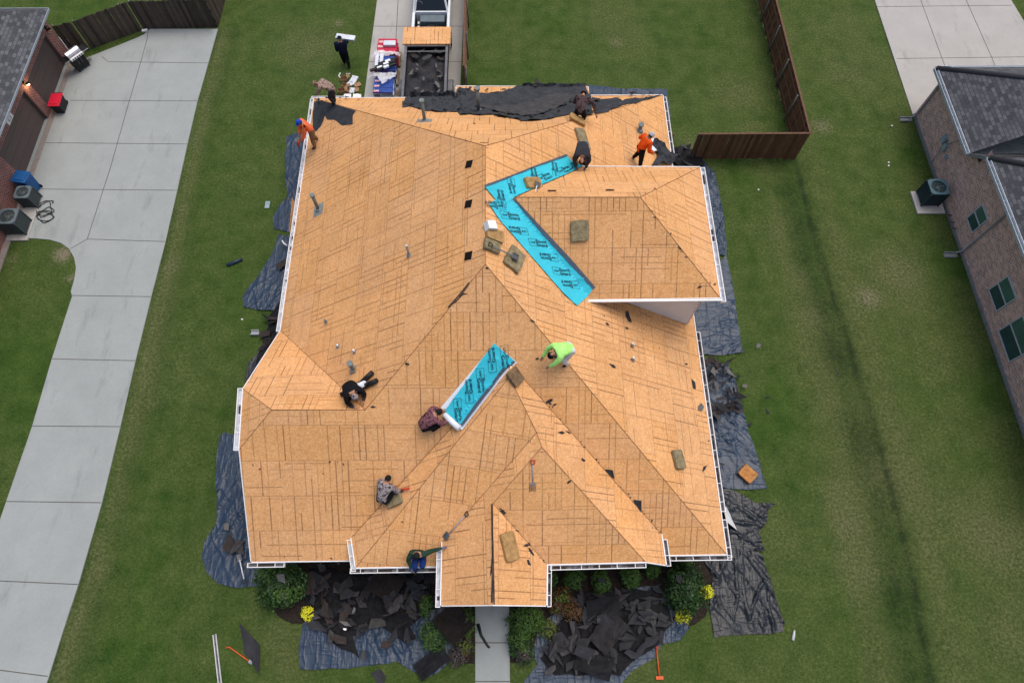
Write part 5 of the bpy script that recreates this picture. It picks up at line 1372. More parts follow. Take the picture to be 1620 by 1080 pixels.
for k in range(5):
    bm = new_bm(); tube(bm, [(-.26 + k * .13, -.36, .865), (-.26 + k * .13, -.395, .865)], .032, 10); obj('knob', bm, 'black', cp)
for s in (-1, 1):
    bm = new_bm(); box(bm, (s * .56 - .17, -.24, .82), (s * .56 + .17, .24, .85)); obj('side_shelf', bm, 'black', t)
    bm = new_bm(); box(bm, (s * .56 - .17, -.28, .83), (s * .56 + .17, -.243, .865)); obj('shelf_rail', bm, 'stainless', t)
for sx in (-.3, .3):
    for sy in (-.2, .2):
        bm = new_bm(); tube(bm, [(sx - .02, sy, .06), (sx + .02, sy, .06)], .06, 10); obj('caster', bm, 'black', t)
bm = new_bm(); tube(bm, [(.0, 0, .1), (.12, .02, .12), (.13, .14, .1), (.02, .16, .1), (0, 0, .1)], .03, 6); simple('hose_reel_end', bm, 'conc_old', Matrix.Translation(G(141, 96, .05)), 'pale coiled hose end on the concrete beside the grill', 'hose')

# ------------------------------------------------------------------ shingle pallets
MT['redwrap'] = plain('red_shingle_wrapper', (0.50, 0.02, 0.06), .45, .15, 4); MT['bluewrap'] = plain('blue_shingle_wrapper', (0.02, 0.06, 0.27), .45, .3, 5)
MT['whitewrap'] = plain('white_shingle_wrapper', (0.62, 0.66, 0.72), .45, .15, 4); MT['card'] = plain('brown_cardboard', (0.36, 0.22, 0.12), .85, .15); MT['palw'] = plain('pallet_wood', (0.25, 0.18, 0.11), .9, .25)
def bundle_src(wrap, stripe, name='shingle_bundle'):
    o = bpy.data.objects.new(name, None)
    bm = new_bm(); box(bm, (-.5, -.165, 0), (.5, .165, .095)); bevel_all(bm, .02, 2); b = obj('wrapper', bm, wrap, o)
    bm = new_bm(); box(bm, (-.47, -.1655, .02), (-.18, -.1645, .075)); box(bm, (-.05, -.1655, .035), (.44, -.1645, .06)); box(bm, (-.46, -.13, .0945), (-.2, .0, .0965)); st_ = obj('label_patch', bm, stripe, o)
    me = text_me('GAF', .15); me.transform(Matrix.Translation((-.33, -.065, .0985))); link('lettering', me, 'redwrap' if stripe == 'white' and wrap != 'redwrap' else 'redp' if wrap == 'redwrap' else 'white', st_)
    return o
def copy_tree(o, mw):
    c = o.copy(); col.objects.link(c); c.matrix_world = mw
    def rec(src, dst):
        for ch in src.children:
            d = ch.copy(); col.objects.link(d); d.parent = dst; d.matrix_parent_inverse = ch.matrix_parent_inverse.copy(); rec(ch, d)
    rec(o, c); return c
SRC = {'red': bundle_src('redwrap', 'white'), 'blue': bundle_src('bluewrap', 'redwrap'), 'white': bundle_src('whitewrap', 'bluewrap')}
def pallet(cx, cy, layers, kinds, where):
    t = thing('pallet', 'wooden pallet under the ' + where, 'pallet', (cx, cy, .045), 'pallets on the back driveway')
    for k in range(6):
        bm = new_bm(); box(bm, (cx - .6 + k * .215, cy - .52, .15), (cx - .6 + k * .215 + .12, cy + .52, .17)); obj('deck_board', bm, 'palw', t)
    for k in (-.46, 0, .42):
        bm = new_bm(); box(bm, (cx - .6, cy + k, .045), (cx + .6, cy + k + .06, .149)); obj('stringer', bm, 'palw', t)
    for l in range(layers):
        kd = kinds[l % len(kinds)] if l < layers - 1 else kinds[-1]
        for j in range(3):
            mw = Matrix.Translation((cx + uni(-.02, .02), cy - .34 + j * .34, .17 + l * .098)) @ Matrix.Rotation(uni(-.02, .02), 4, 'Z')
            c = copy_tree(SRC[kd], mw); tag(c, '%s wrapped bundle, %s layer, %s place, %s' % (kd, ('bottom', 'second', 'third', 'fourth', 'fifth', 'sixth', 'seventh', 'eighth', 'ninth', 'tenth')[l], ('front', 'middle', 'back')[j], where), 'shingle bundle', 'shingle bundles, ' + where)
pallet(-6.0, 28.3, 9, ('red',), 'red stack farthest from the roof')
pallet(-6.02, 26.95, 10, ('white', 'blue', 'blue'), 'middle stack with black tubes')
pallet(-6.0, 25.55, 9, ('white', 'white', 'blue'), 'stack nearest the roof edge')
bm = new_bm(); box(bm, (-.32, -.17, 0), (.32, .17, .14)); bevel_all(bm, .03); simple('wrapped_box', bm, 'whitewrap', Matrix.Translation((-5.85, 28.35, .17 + 9 * .098)), 'white wrapped package on the stack of red bundles', 'package')
for x in (-.32, -.08):
    bm = new_bm(); box(bm, (-.09, -.42, 0), (.09, .42, .09)); bevel_all(bm, .02); simple('long_box', bm, 'whitewrap', Matrix.Translation((-6.1 + x, 27.1, .17 + 10 * .098)), 'long white box lying across the middle stack, ' + ('left one' if x < -.2 else 'right one'), 'box')
def tube_pack(M, label, ln=1.05):
    t = bpy.data.objects.new('wrapped_tube', None); col.objects.link(t); t.matrix_world = M; tag(t, label, 'tube', 'black tubes with white sleeves')
    bm = new_bm(); box(bm, (-ln / 2, -.07, 0), (ln / 2, .07, .12)); bevel_all(bm, .03, 2); obj('tube_body', bm, 'black', t)
    bm = new_bm(); box(bm, (-.16, -.073, -.003), (.16, .073, .123)); bevel_all(bm, .03, 2); obj('sleeve', bm, 'release', t)
for k, (dx, dy) in enumerate(((.18, .12), (.1, -.06), (.12, -.26), (-.2, -.32))):
    tube_pack(Matrix.Translation((-6.0 + dx, 26.75 + dy, 1.26 + (.01 if k else .02))) @ Matrix.Rotation(.42, 4, 'Z'), ('uppermost', 'second', 'third', 'lowest')[k] + ' black tube with a white sleeve on the middle stack')
def film(pts, label, seed):
    bm = sheet_bm(pts, .07, lambda x, y: 1.2 + .10 * ridged(x, y, .8, 1.8, 3.5, seed) + .04 * noise.noise((x * 5, y * 5, seed)) - .7 * max(0, abs(x + 6.0) - .50))
    tag(obj('plastic_wrap', bm, 'film', smooth=True), label, 'plastic wrap')
film(jag([(-6.75, 26.25), (-5.35, 26.2), (-5.4, 26.0), (-5.7, 25.7), (-6.05, 25.45), (-6.3, 25.9), (-6.6, 26.1), (-6.9, 26.05)], .03, .15), 'loose clear plastic wrap over the front stack of bundles', 2)
film(jag([(-6.7, 27.35), (-5.3, 27.45), (-5.25, 27.7), (-6.6, 27.75), (-6.75, 27.5)], .03, .15), 'loose clear plastic wrap between the red and the middle stack', 5)
# cardboard and paper litter on the lawn beside the drive
for i, (u, v, s, m, h_, ang, lb) in enumerate(((545, 128, .34, 'card', .2, 20, 'open cardboard box, upper left of the litter'), (546, 138, .30, 'card', .16, -10, 'cardboard box in the middle of the litter'), (541, 147, .38, 'card', .22, 10, 'cardboard box nearest the crouching man'),
        (550, 145, .30, 'card', .15, 70, 'reddish cardboard box right of the centre'), (566, 135, .34, 'card', .05, 20, 'flattened cardboard piece at the right of the litter'), (565, 143, .26, 'card', .05, 80, 'lower flattened cardboard piece at the right'),
        (560, 127, .46, 'whitewrap', .1, 60, 'white packing sheet at the top of the litter'), (554, 134, .4, 'whitewrap', .08, 30, 'white packing sheet in the middle of the litter'), (557, 144, .36, 'whitewrap', .06, 80, 'white packing sheet low in the litter'),
        (537, 118, .22, 'white', .02, 60, 'thin white strip on the grass, upper'), (539, 123, .20, 'white', .02, -30, 'thin white strip on the grass, lower'), (551, 117, .2, 'white', .02, 0, 'thin white strip beyond the boxes'), (550, 154, .36, 'white', .1, 0, 'white scrap behind the rear gutter, left'), (565, 154, .40, 'white', .1, 0, 'white scrap behind the rear gutter, right'))):
    bm = new_bm(); w2 = s / 2; d2 = s * (.18 if h_ < .03 else .7) / 2
    if m == 'card' and h_ > .1:
        for a in ((-w2, -d2, 0, w2, -d2 + .01, h_), (-w2, d2 - .01, 0, w2, d2, h_), (-w2, -d2 + .01, 0, -w2 + .01, d2 - .01, h_), (w2 - .01, -d2 + .01, 0, w2, d2 - .01, h_), (-w2 + .01, -d2 + .01, 0, w2 - .01, d2 - .01, .01)): box(bm, a[:3], a[3:])
        hexa(bm, [(w2 + .002, -d2, h_), (w2 + .16, -d2, h_ + .08), (w2 + .16, d2, h_ + .08), (w2 + .002, d2, h_), (w2 + .002, -d2, h_ + .008), (w2 + .16, -d2, h_ + .088), (w2 + .16, d2, h_ + .088), (w2 + .002, d2, h_ + .008)])
        nm, ct = 'cardboard_box', 'box'
    else:
        box(bm, (-w2, -d2, 0), (w2, d2, h_ * .6)); bmesh.ops.subdivide_edges(bm, edges=bm.edges[:], cuts=3, use_grid_fill=True)
        for vt in bm.verts: vt.co += Vector((uni(-.02, .02), uni(-.02, .02), uni(-.0, .05) * (h_ > .03)))
        nm, ct = ('cardboard_piece', 'cardboard') if m == 'card' else ('packing_sheet', 'packing')
    simple(nm, bm, m, ground_frame(u, v, ang, .02 if v < 150 else .6), lb, ct)

# ------------------------------------------------------------------ dump trailer
tr = thing('dump_trailer', 'dark dump trailer full of torn shingles behind the pickup', 'trailer', (-3.85, 26, 0))
MT['trl'] = plain('dark_trailer_paint', (0.035, 0.037, 0.04), .5, .3, 4); MT['trr'] = plain('worn_grey_rail', (0.13, 0.13, 0.14), .5, .3, 5); MT['rubber'] = plain('tyre_rubber', (0.02, 0.02, 0.02), .9, .2)
TX0, TX1, TY0, TY1 = -4.95, -2.78, 24.05, 28.45
bm = new_bm(); box(bm, (TX0, TY0, .62), (TX1, TY1, .70)); obj('bed', bm, 'trl', tr)
for a, b in (((TX0, TY0, .70), (TX0 + .06, TY1, 1.42)), ((TX1 - .06, TY0, .70), (TX1, TY1, 1.42)), ((TX0 + .06, TY1 - .06, .70), (TX1 - .06, TY1, 1.5))):
    bm = new_bm(); box(bm, a, b); obj('side_wall', bm, 'trl', tr)
for a, b in (((TX0 - .03, TY0, 1.421), (TX0 + .09, TY1, 1.48)), ((TX1 - .09, TY0, 1.421), (TX1 + .03, TY1, 1.48)), ((TX0 + .1, TY1 - .72, 1.44), (TX1 - .1, TY1 - .62, 1.50)), ((TX0 + .1, TY1 - 1.0, 1.36), (TX1 - .1, TY1 - .94, 1.40))):
    bm = new_bm(); box(bm, a, b); obj('top_rail', bm, 'trr', tr)
bm = new_bm(); box(bm, (TX0, TY0 - .08, .7), (TX1, TY0 - .002, 1.55)); obj('tailgate', bm, 'trr', tr)
for s, xx in ((-1, TX0 - .28), (1, TX1 + .03)):
    bm = new_bm(); n = 12
    P = [(25.0 + .62 - .62 * math.cos(math.pi * k / n), .5 + .5 * math.sin(math.pi * k / n)) for k in range(n + 1)]
    for (ya, za), (yb, zb_) in zip(P, P[1:]):
        hexa(bm, [(xx, ya, za), (xx + .25, ya, za), (xx + .25, yb, zb_), (xx, yb, zb_), (xx, ya, za + .03), (xx + .25, ya, za + .03), (xx + .25, yb, zb_ + .03), (xx, yb, zb_ + .03)])
    bmesh.ops.recalc_face_normals(bm, faces=bm.faces); obj('fender', bm, 'trr', tr)
    for yy in (25.25, 25.98):
        bm = new_bm(); tube(bm, [(xx + .03, yy, .38), (xx + .22, yy, .38)], .34, 18); obj('wheel', bm, 'rubber', tr)
bm = new_bm(); tube(bm, [(-3.86, TY1, 1.3), (-3.86, TY1 + .9, 1.3), (-3.86, TY1 + .95, .8)], .05, 6); obj('drawbar', bm, 'trl', tr)
bm = sheet_bm([(TX0 + .07, TY0 + .02), (TX1 - .07, TY0 + .02), (TX1 - .07, TY1 - .1), (TX0 + .07, TY1 - .1)], .12, lambda x, y: 1.0 + .14 * noise.noise((x * 1.5, y * 1.5, 2)) + .05 * noise.noise((x * 6, y * 6, 3)))
tag(obj('shingle_rubble', bm, 'felt'), 'mass of torn shingles filling the trailer', 'rubble', None, 'stuff')
for _ in range(46):
    x, y = uni(TX0 + .3, TX1 - .3), uni(TY0 + .2, 27.7)
    scrap(Matrix.Translation((x, y, 1.16 + uni(0, .16))) @ Matrix.Rotation(uni(0, 6.28), 4, 'Z') @ Matrix.Rotation(random.gauss(0, .3), 4, 'X'), uni(.25, .75), 'torn shingle in the dump trailer', 'torn shingles in the dump trailer', random.choice(('felt', 'browntile', 'felt_grey', 'feltback')), random.choice(('torn', 'tab')), sy=uni(.4, .9), name='torn_shingle')
for k in range(5):
    bm = new_bm(); M = Matrix.Translation((-3.86 + uni(-.02, .02), 28.42 + uni(-.02, .02), 1.51 + k * .014)); box(bm, (-1.22, -.61, 0), (1.22, .61, .012), 0, M)
    tag(obj('wood_sheet', bm, 'osb'), ('lowest', 'second', 'third', 'fourth', 'uppermost')[k] + ' tan wood sheet in the pile across the front of the trailer', 'wood sheet', 'wood sheets on the trailer')

# ------------------------------------------------------------------ pickup
tk = thing('pickup_truck', 'white pickup truck hitched to the trailer at the top of the picture', 'pickup', (-3.72, 32, 0))
MT['paint'] = plain('white_car_paint', (0.72, 0.76, 0.78), .25, .04, 1, spec=.6); MT['liner'] = plain('black_bed_liner', (0.015, 0.017, 0.019), .8, .3); MT['carglass'] = plain('tinted_car_glass', (0.006, 0.008, 0.01), .08, .1, spec=.8)
KX0, KX1, KY0 = -4.74, -2.72, 28.57
def kbox(name, a, b, m, par=tk, bev=.0):
    bm = new_bm(); box(bm, a, b)
    if bev: bevel_all(bm, bev, 3)
    return obj(name, bm, m, par)
kbox('bed_floor', (KX0 + .1, KY0 + .06, .72), (KX1 - .1, KY0 + 1.78, .76), 'liner')
for a, b in (((KX0, KY0, .5), (KX0 + .16, KY0 + 1.85, 1.36)), ((KX1 - .16, KY0, .5), (KX1, KY0 + 1.85, 1.36))):
    s_ = kbox('bed_side', a, b, 'paint', bev=.04)
    kbox('liner_panel', (a[0] + .03 if a[0] > -4 else b[0] + .001, KY0 + .06, .76), (a[0] - .001 if a[0] > -4 else b[0] + .012, KY0 + 1.78, 1.3), 'liner', s_) if a[0] < -4 else kbox('liner_panel', (a[0] - .012, KY0 + .06, .76), (a[0] - .001, KY0 + 1.78, 1.3), 'liner', s_)
kbox('tailgate', (KX0 + .17, KY0 - .02, .55), (KX1 - .17, KY0 + .06, 1.33), 'paint', bev=.02)
kbox('bed_front', (KX0 + .17, KY0 + 1.78, .7), (KX1 - .17, KY0 + 1.86, 1.4), 'paint', bev=.02)
kbox('toolbox', (KX0 + .42, KY0 + 1.22, .78), (KX1 - .3, KY0 + 1.72, 1.26), 'acr', bev=.03)
bm = new_bm(); bmesh.ops.create_cone(bm, cap_ends=True, segments=28, radius1=.38, radius2=.38, depth=.22, matrix=Matrix.Translation((-3.72, KY0 + .85, .9)) @ Matrix.Rotation(.35, 4, 'X')); obj('spare_wheel', bm, 'rubber', tk)
for yy in (1.05, 1.38): kbox('white_can', (KX0 + .26, KY0 + yy, .77), (KX0 + .38, KY0 + yy + .18, 1.0), 'white', bev=.02)
CY0, CY1 = KY0 + 1.88, KY0 + 4.2
bm = new_bm()
hexa(bm, [(KX0, CY0, .45), (KX1, CY0, .45), (KX1, CY1 + 1.4, .45), (KX0, CY1 + 1.4, .45), (KX0, CY0, 1.33), (KX1, CY0, 1.33), (KX1, CY1 + 1.4, 1.22), (KX0, CY1 + 1.4, 1.22)]); bevel_all(bm, .08, 3); obj('body', bm, 'paint', tk)
RW0 = [(KX0 + .1, CY0 + .02, 1.33), (KX1 - .1, CY0 + .02, 1.33), (KX1 - .24, CY0 + .42, 1.88), (KX0 + .24, CY0 + .42, 1.88)]
WS = [(KX0 + .1, CY1 + .35, 1.30), (KX1 - .1, CY1 + .35, 1.30), (KX1 - .24, CY1 - .35, 1.88), (KX0 + .24, CY1 - .35, 1.88)]
bm = new_bm(); hexa(bm, [RW0[0], RW0[1], WS[1], WS[0], RW0[3], RW0[2], WS[2], WS[3]]); bevel_all(bm, .03, 2); cabo = obj('cab', bm, 'paint', tk)
def pane(c, ins, off, name='window_glass', m='carglass'):
    c = [Vector(p) for p in c]; ctr = sum(c, Vector()) / 4; n = (c[1] - c[0]).cross(c[3] - c[0]).normalized()
    if n.dot(ctr - Vector((-3.73, (CY0 + CY1) / 2, 1.4))) < 0: n = -n
    bm = new_bm(); q = [p + (ctr - p) * ins + n * off for p in c]; lo = [p - n * .004 for p in q]
    hexa(bm, lo + q); bmesh.ops.recalc_face_normals(bm, faces=bm.faces); return obj(name, bm, m, cabo)
pane(RW0, .1, .006); pane(WS, .1, .006); pane([RW0[0], WS[0], WS[3], RW0[3]], .16, .006); pane([RW0[1], WS[1], WS[2], RW0[2]], .16, .006)
kbox('roof_panel', (KX0 + .27, CY0 + .5, 1.875), (KX1 - .27, CY1 - .4, 1.90), 'paint', bev=.01)
kbox('brake_lamp', (-3.84, CY0 + .40, 1.86), (-3.62, CY0 + .47, 1.92), 'galv')
bm = new_bm(); tube(bm, [(-4.35 + .17 * math.cos(a), CY0 + .20 + .1 * math.sin(a), 1.60 + .14 * math.sin(a)) for a in [math.pi * k / 8 for k in range(9)]], .008, 4); obj('window_decal', bm, 'handle', cabo)
for s, xx in ((-1, KX0 - .2), (1, KX1 + .02)): kbox('side_mirror', (xx, CY1 - .2, 1.25), (xx + .18, CY1 - .08, 1.5), 'paint', bev=.03)
for xx in (KX0 - .02, KX1 - .26):
    for yy in (KY0 + .95, CY1 + .6):
        bm = new_bm(); tube(bm, [(xx, yy, .39), (xx + .28, yy, .39)], .39, 22); wo = obj('wheel', bm, 'rubber', tk)
        bm = new_bm(); tube(bm, [(xx - .01, yy, .39), (xx + .29, yy, .39)], .24, 14); obj('rim', bm, 'galv', wo)
kbox('rear_bumper', (KX0 + .05, KY0 - .18, .5), (KX1 - .05, KY0 - .04, .68), 'galv', bev=.02)

# ------------------------------------------------------------------ planting
def mat_leaf(name, lo, hi, rough=.6):
    b = NB(name, rough, .3)
    gi = b.n('NewGeometry').outputs['Random Per Island']
    n = b.noi(b.ob(), 3.0, 3)
    f = b.ma('ADD', b.ma('MULTIPLY', gi, .7), b.ma('MULTIPLY', n, .4))
    return b.base(b.ramp(f, [(.2, lo), (.85, hi)]))
MT['leaf_dark'] = mat_leaf('dark_glossy_leaf', (.012, .035, .010), (.040, .095, .022), .4)
MT['leaf_mid'] = mat_leaf('clipped_bush_leaf', (.025, .070, .012), (.085, .165, .030))
MT['leaf_lime'] = mat_leaf('yellow_green_leaf', (.05, .08, .015), (.16, .19, .035))
MT['leaf_red'] = mat_leaf('bronze_leaf', (.05, .035, .012), (.16, .075, .03))
MT['leaf_purple'] = mat_leaf('dull_purple_leaf', (.045, .040, .040), (.11, .09, .085))
MT['petal'] = mat_leaf('yellow_petal', (.62, .60, .01), (.85, .85, .05))
MT['stemw'] = plain('shrub_stem', (.05, .035, .02), .9, .3)
def shrub(u, v, r, h, mats, label, n=900, ls=.05, name='shrub', cat='shrub', rx=1.0, ry=1.0, group='shrubs in the front beds', leafn='foliage'):
    c = G(u, v, h * .55); c = Vector((c.x, c.y, 0)); R_ = r / 42
    t = thing(name, label, cat, c, group)
    bm = new_bm(); sd_ = u * .37
    ml = list(mats)
    for i in range(n):
        a = uni(0, 6.283); b_ = math.acos(uni(-.35, 1)); d = Vector((math.sin(b_) * math.cos(a), math.sin(b_) * math.sin(a), math.cos(b_)))
        lump = 1 + .5 * noise.noise(d * 1.9 + Vector((sd_, 0, 0))) + .30 * noise.noise(d * 5 + Vector((sd_, 3, 0)))
        q = uni(.5, 1.08) ** .5 * lump
        p = Vector((d.x * R_ * rx, d.y * R_ * ry, d.z * h * .5)) * q + Vector((c.x, c.y, h * .5))
        nn = (d + Vector((random.gauss(0, .5), random.gauss(0, .5), random.gauss(.3, .5)))).normalized()
        M = frame(p, Vector((random.gauss(0, 1), random.gauss(0, 1), random.gauss(0, 1))), nn)
        l_ = ls * uni(.7, 1.4); w2 = l_ * uni(.35, .55)
        f = bm.faces.new([bm.verts.new(M @ Vector(k)) for k in ((-l_, 0, 0), (0, -w2, l_ * .12), (l_, 0, 0), (0, w2, l_ * .12))])
        f.material_index = 0 if len(ml) == 1 else (1 if noise.noise(d * 1.6 + Vector((sd_, 7, 0))) > .12 else 0)
    obj(leafn, bm, ml, t)
    bm = new_bm()
    for k in range(5):
        a = k * 1.26; tube(bm, [(c.x, c.y, 0), (c.x + math.cos(a) * R_ * .3, c.y + math.sin(a) * R_ * .3, h * .4), (c.x + math.cos(a) * R_ * .5, c.y + math.sin(a) * R_ * .5, h * .7)], .015, 5, r2=.006)
    obj('stem', bm, 'stemw', t)
    return t
shrub(446, 925, 32, 1.25, ['leaf_dark', 'leaf_mid'], 'large dark glossy shrub at the front left corner of the house', 3400, .055)
shrub(420, 912, 16, 1.0, ['leaf_dark', 'leaf_mid'], 'leafy side of the corner shrub, the smaller bush to its left', 700, .05)
shrub(687, 1004, 22, .85, ['leaf_mid', 'leaf_dark'], 'round green shrub at the right end of the front left tarp', 1500, .04)
shrub(674, 958, 10, .8, ['leaf_mid'], 'narrow shrub half hidden beside the porch gutter', 450, .04, ry=1.8)
shrub(736, 985, 14, .8, ['leaf_mid', 'leaf_lime'], 'upright green shrub just left of the front walk', 1100, .04, ry=1.5)
shrub(735, 1020, 13, .5, ['leaf_lime', 'leaf_purple'], 'low yellowish shrub left of the walk below the green one', 600, .035)
shrub(725, 1036, 15, .4, ['leaf_purple', 'leaf_red'], 'low dull purple shrub at the bottom of the left bed', 700, .035)
shrub(834, 980, 26, .8, ['leaf_mid'], 'dense clipped hedge just right of the front walk', 2400, .04, ry=.8)
shrub(822, 1012, 18, .7, ['leaf_mid', 'leaf_dark'], 'round green shrub below the hedge right of the walk', 1300, .04)
shrub(830, 1034, 14, .5, ['leaf_purple', 'leaf_dark'], 'purplish shrub at the bottom of the right bed by the walk', 700, .04)
shrub(867, 995, 13, .6, ['leaf_lime'], 'yellow green shrub right of the clipped hedge', 600, .035)
shrub(886, 950, 19, .8, ['leaf_red', 'leaf_lime'], 'bronze leaved shrub right of the porch', 1000, .045)
shrub(906, 968, 14, .7, ['leaf_red'], 'reddish shrub beside the bronze one right of the porch', 600, .04)
shrub(907, 914, 15, .75, ['leaf_mid'], 'clipped bush below the front gutter, first from the porch', 1100, .04)
shrub(951, 919, 14, .75, ['leaf_mid'], 'clipped bush below the front gutter with a dark scrap on it', 1100, .04, ry=1.3)
shrub(998, 911, 16, .75, ['leaf_mid'], 'clipped bush below the front gutter, third from the porch', 1200, .04)
shrub(1031, 900, 12, .7, ['leaf_mid'], 'clipped bush below the front gutter at the wing corner', 700, .04)
shrub(873, 915, 9, .7, ['leaf_mid'], 'thin clipped bush tight against the porch column', 400, .04, ry=1.6)
shrub(1085, 892, 11, .8, ['leaf_mid'], 'small clipped bush under the right front gutter', 600, .04)
shrub(1086, 930, 32, 1.3, ['leaf_dark'], 'large dark shrub at the front right corner of the house', 3600, .05, rx=.85, ry=1.1)
for u, v, r, lb in ((488, 970, 10.5, 'yellow flower clump with a scrap on it, left bed'), (1118, 936, 9.5, 'yellow flower clump beside the big right hand shrub'), (1081, 973, 10.5, 'yellow flower clump at the lower edge of the right bed')):
    shrub(u, v, r, .38, ['petal', 'petal'], lb, 900, .03, 'flower_clump', 'flowers', group='yellow flower clumps', leafn='blossom')
scrap(ground_frame(484, 969, 20, .40), .26, 'little black scrap on the left yellow flowers', 'loose scraps beside the house', 'felt')
# ------------------------------------------------------------------ people
MT['skin'] = plain('skin', (.36, .19, .12), .6, .08); MT['hair'] = plain('black_hair', (.006, .006, .006), .8, .3, 20); MT['boot'] = plain('dark_boots', (.02, .016, .014), .8, .3)
def mat_camo(name, cols, sc_=9):
    b = NB(name, .85, .1); o = b.ob(); n = b.noi(o, sc_, 4, .8)
    st = [(.36 + .28 * i / (len(cols) - 1), c) for i, c in enumerate(cols)]
    r = b.ramp(n, st); 
    for nd in b.t.nodes:
        if nd.type == 'VALTORGB': nd.color_ramp.interpolation = 'CONSTANT'
    b.bump(b.noi(o, 7, 3), .6, .03); return b.base(r)
def cloth(name, c): 
    b = NB(name, .9, .1); o = b.ob(); b.bump(b.noi(o, 9, 4, .65), .7, .03)
    return b.base(b.ramp(b.noi(o, 6, 4), [(.3, tuple(x * .8 for x in c)), (.7, tuple(min(1, x * 1.15) for x in c))]))
for k, c in dict(orange=(.78, .16, .06), hoodie=(.80, .10, .012), navy=(.008, .012, .03), dgrey=(.035, .037, .045), neon=(.42, .85, .22), tan=(.22, .14, .08), jeans=(.05, .075, .13), blackc=(.010, .010, .012), whitec=(.72, .70, .74), green=(.022, .05, .035), royal=(.012, .035, .16), khaki=(.16, .14, .09), bluecap=(.02, .07, .5), greycap=(.42, .46, .52), glove=(.10, .11, .2)).items(): MT[k] = cloth('cloth_' + k, c)
MT['camo_tan'] = mat_camo('tan_camouflage', [(.05, .035, .03), (.20, .15, .12), (.42, .30, .24), (.14, .10, .10), (.5, .38, .3)])
MT['camo_maroon'] = mat_camo('maroon_camouflage', [(.03, .012, .018), (.13, .045, .06), (.26, .12, .14), (.08, .03, .045), (.34, .2, .2)])
MT['camo_dark'] = mat_camo('dark_camouflage', [(.012, .008, .010), (.05, .032, .035), (.12, .08, .08), (.03, .02, .025), (.2, .14, .13)])
MT['camo_grey'] = mat_camo('grey_camouflage', [(.03, .025, .03), (.16, .13, .14), (.40, .36, .36), (.10, .08, .09), (.62, .58, .56)])
S = lambda x, y, z: Vector((x, y, z))
POSES = {
 'bend': dict(pelvis=S(0, -.14, .86), spine=S(0, .02, 1.0), chest=S(0, .26, 1.10), neck=S(0, .42, 1.10), head=S(0, .55, 1.04), knee=(S(-.14, .06, .46), S(.14, .02, .46)), ankle=(S(-.16, -.10, .08), S(.16, .04, .08)),
   elbow=(S(-.26, .42, .85), S(.26, .42, .85)), wrist=(S(-.20, .60, .62), S(.18, .62, .60))),
 'lean': dict(pelvis=S(0, -.06, .90), spine=S(0, .0, 1.07), chest=S(0, .11, 1.27), neck=S(0, .20, 1.40), head=S(0, .27, 1.50), knee=(S(-.13, .04, .47), S(.13, .0, .47)), ankle=(S(-.15, -.02, .08), S(.17, -.06, .08)),
   elbow=(S(-.30, .20, 1.02), S(.30, .20, 1.02)), wrist=(S(-.26, .40, .84), S(.26, .40, .84))),
 'deepbend': dict(pelvis=S(0, -.16, .84), spine=S(0, .04, .93), chest=S(0, .28, .90), neck=S(0, .42, .82), head=S(0, .52, .70), knee=(S(-.15, .06, .45), S(.15, .06, .45)), ankle=(S(-.18, -.06, .08), S(.18, .0, .08)),
   elbow=(S(-.28, .40, .62), S(.28, .40, .62)), wrist=(S(-.18, .52, .36), S(.18, .50, .34))),
 'crouch': dict(pelvis=S(0, -.24, .34), spine=S(0, -.12, .50), chest=S(0, .12, .66), neck=S(0, .27, .72), head=S(0, .38, .76), knee=(S(-.25, .24, .44), S(.25, .24, .44)), ankle=(S(-.17, -.06, .08), S(.17, -.02, .08)),
   elbow=(S(-.30, .34, .42), S(.30, .34, .42)), wrist=(S(-.16, .52, .20), S(.18, .54, .20))),
 'kneel': dict(pelvis=S(0, -.22, .40), spine=S(0, -.08, .52), chest=S(0, .16, .62), neck=S(0, .31, .64), head=S(0, .43, .64), knee=(S(-.17, .10, .09), S(.17, .10, .09)), ankle=(S(-.16, -.36, .09), S(.16, -.36, .09)),
   elbow=(S(-.30, .30, .36), S(.30, .30, .36)), wrist=(S(-.20, .50, .12), S(.20, .50, .12))),
 'walk': dict(pelvis=S(0, 0, .93), spine=S(0, .02, 1.12), chest=S(0, .05, 1.34), neck=S(0, .07, 1.50), head=S(0, .12, 1.62), knee=(S(-.10, .16, .50), S(.10, -.02, .48)), ankle=(S(-.10, .14, .08), S(.11, -.30, .14)),
   elbow=(S(-.27, -.05, 1.10), S(.33, .14, 1.36)), wrist=(S(-.29, .12, .92), S(.36, .30, 1.52))),
}
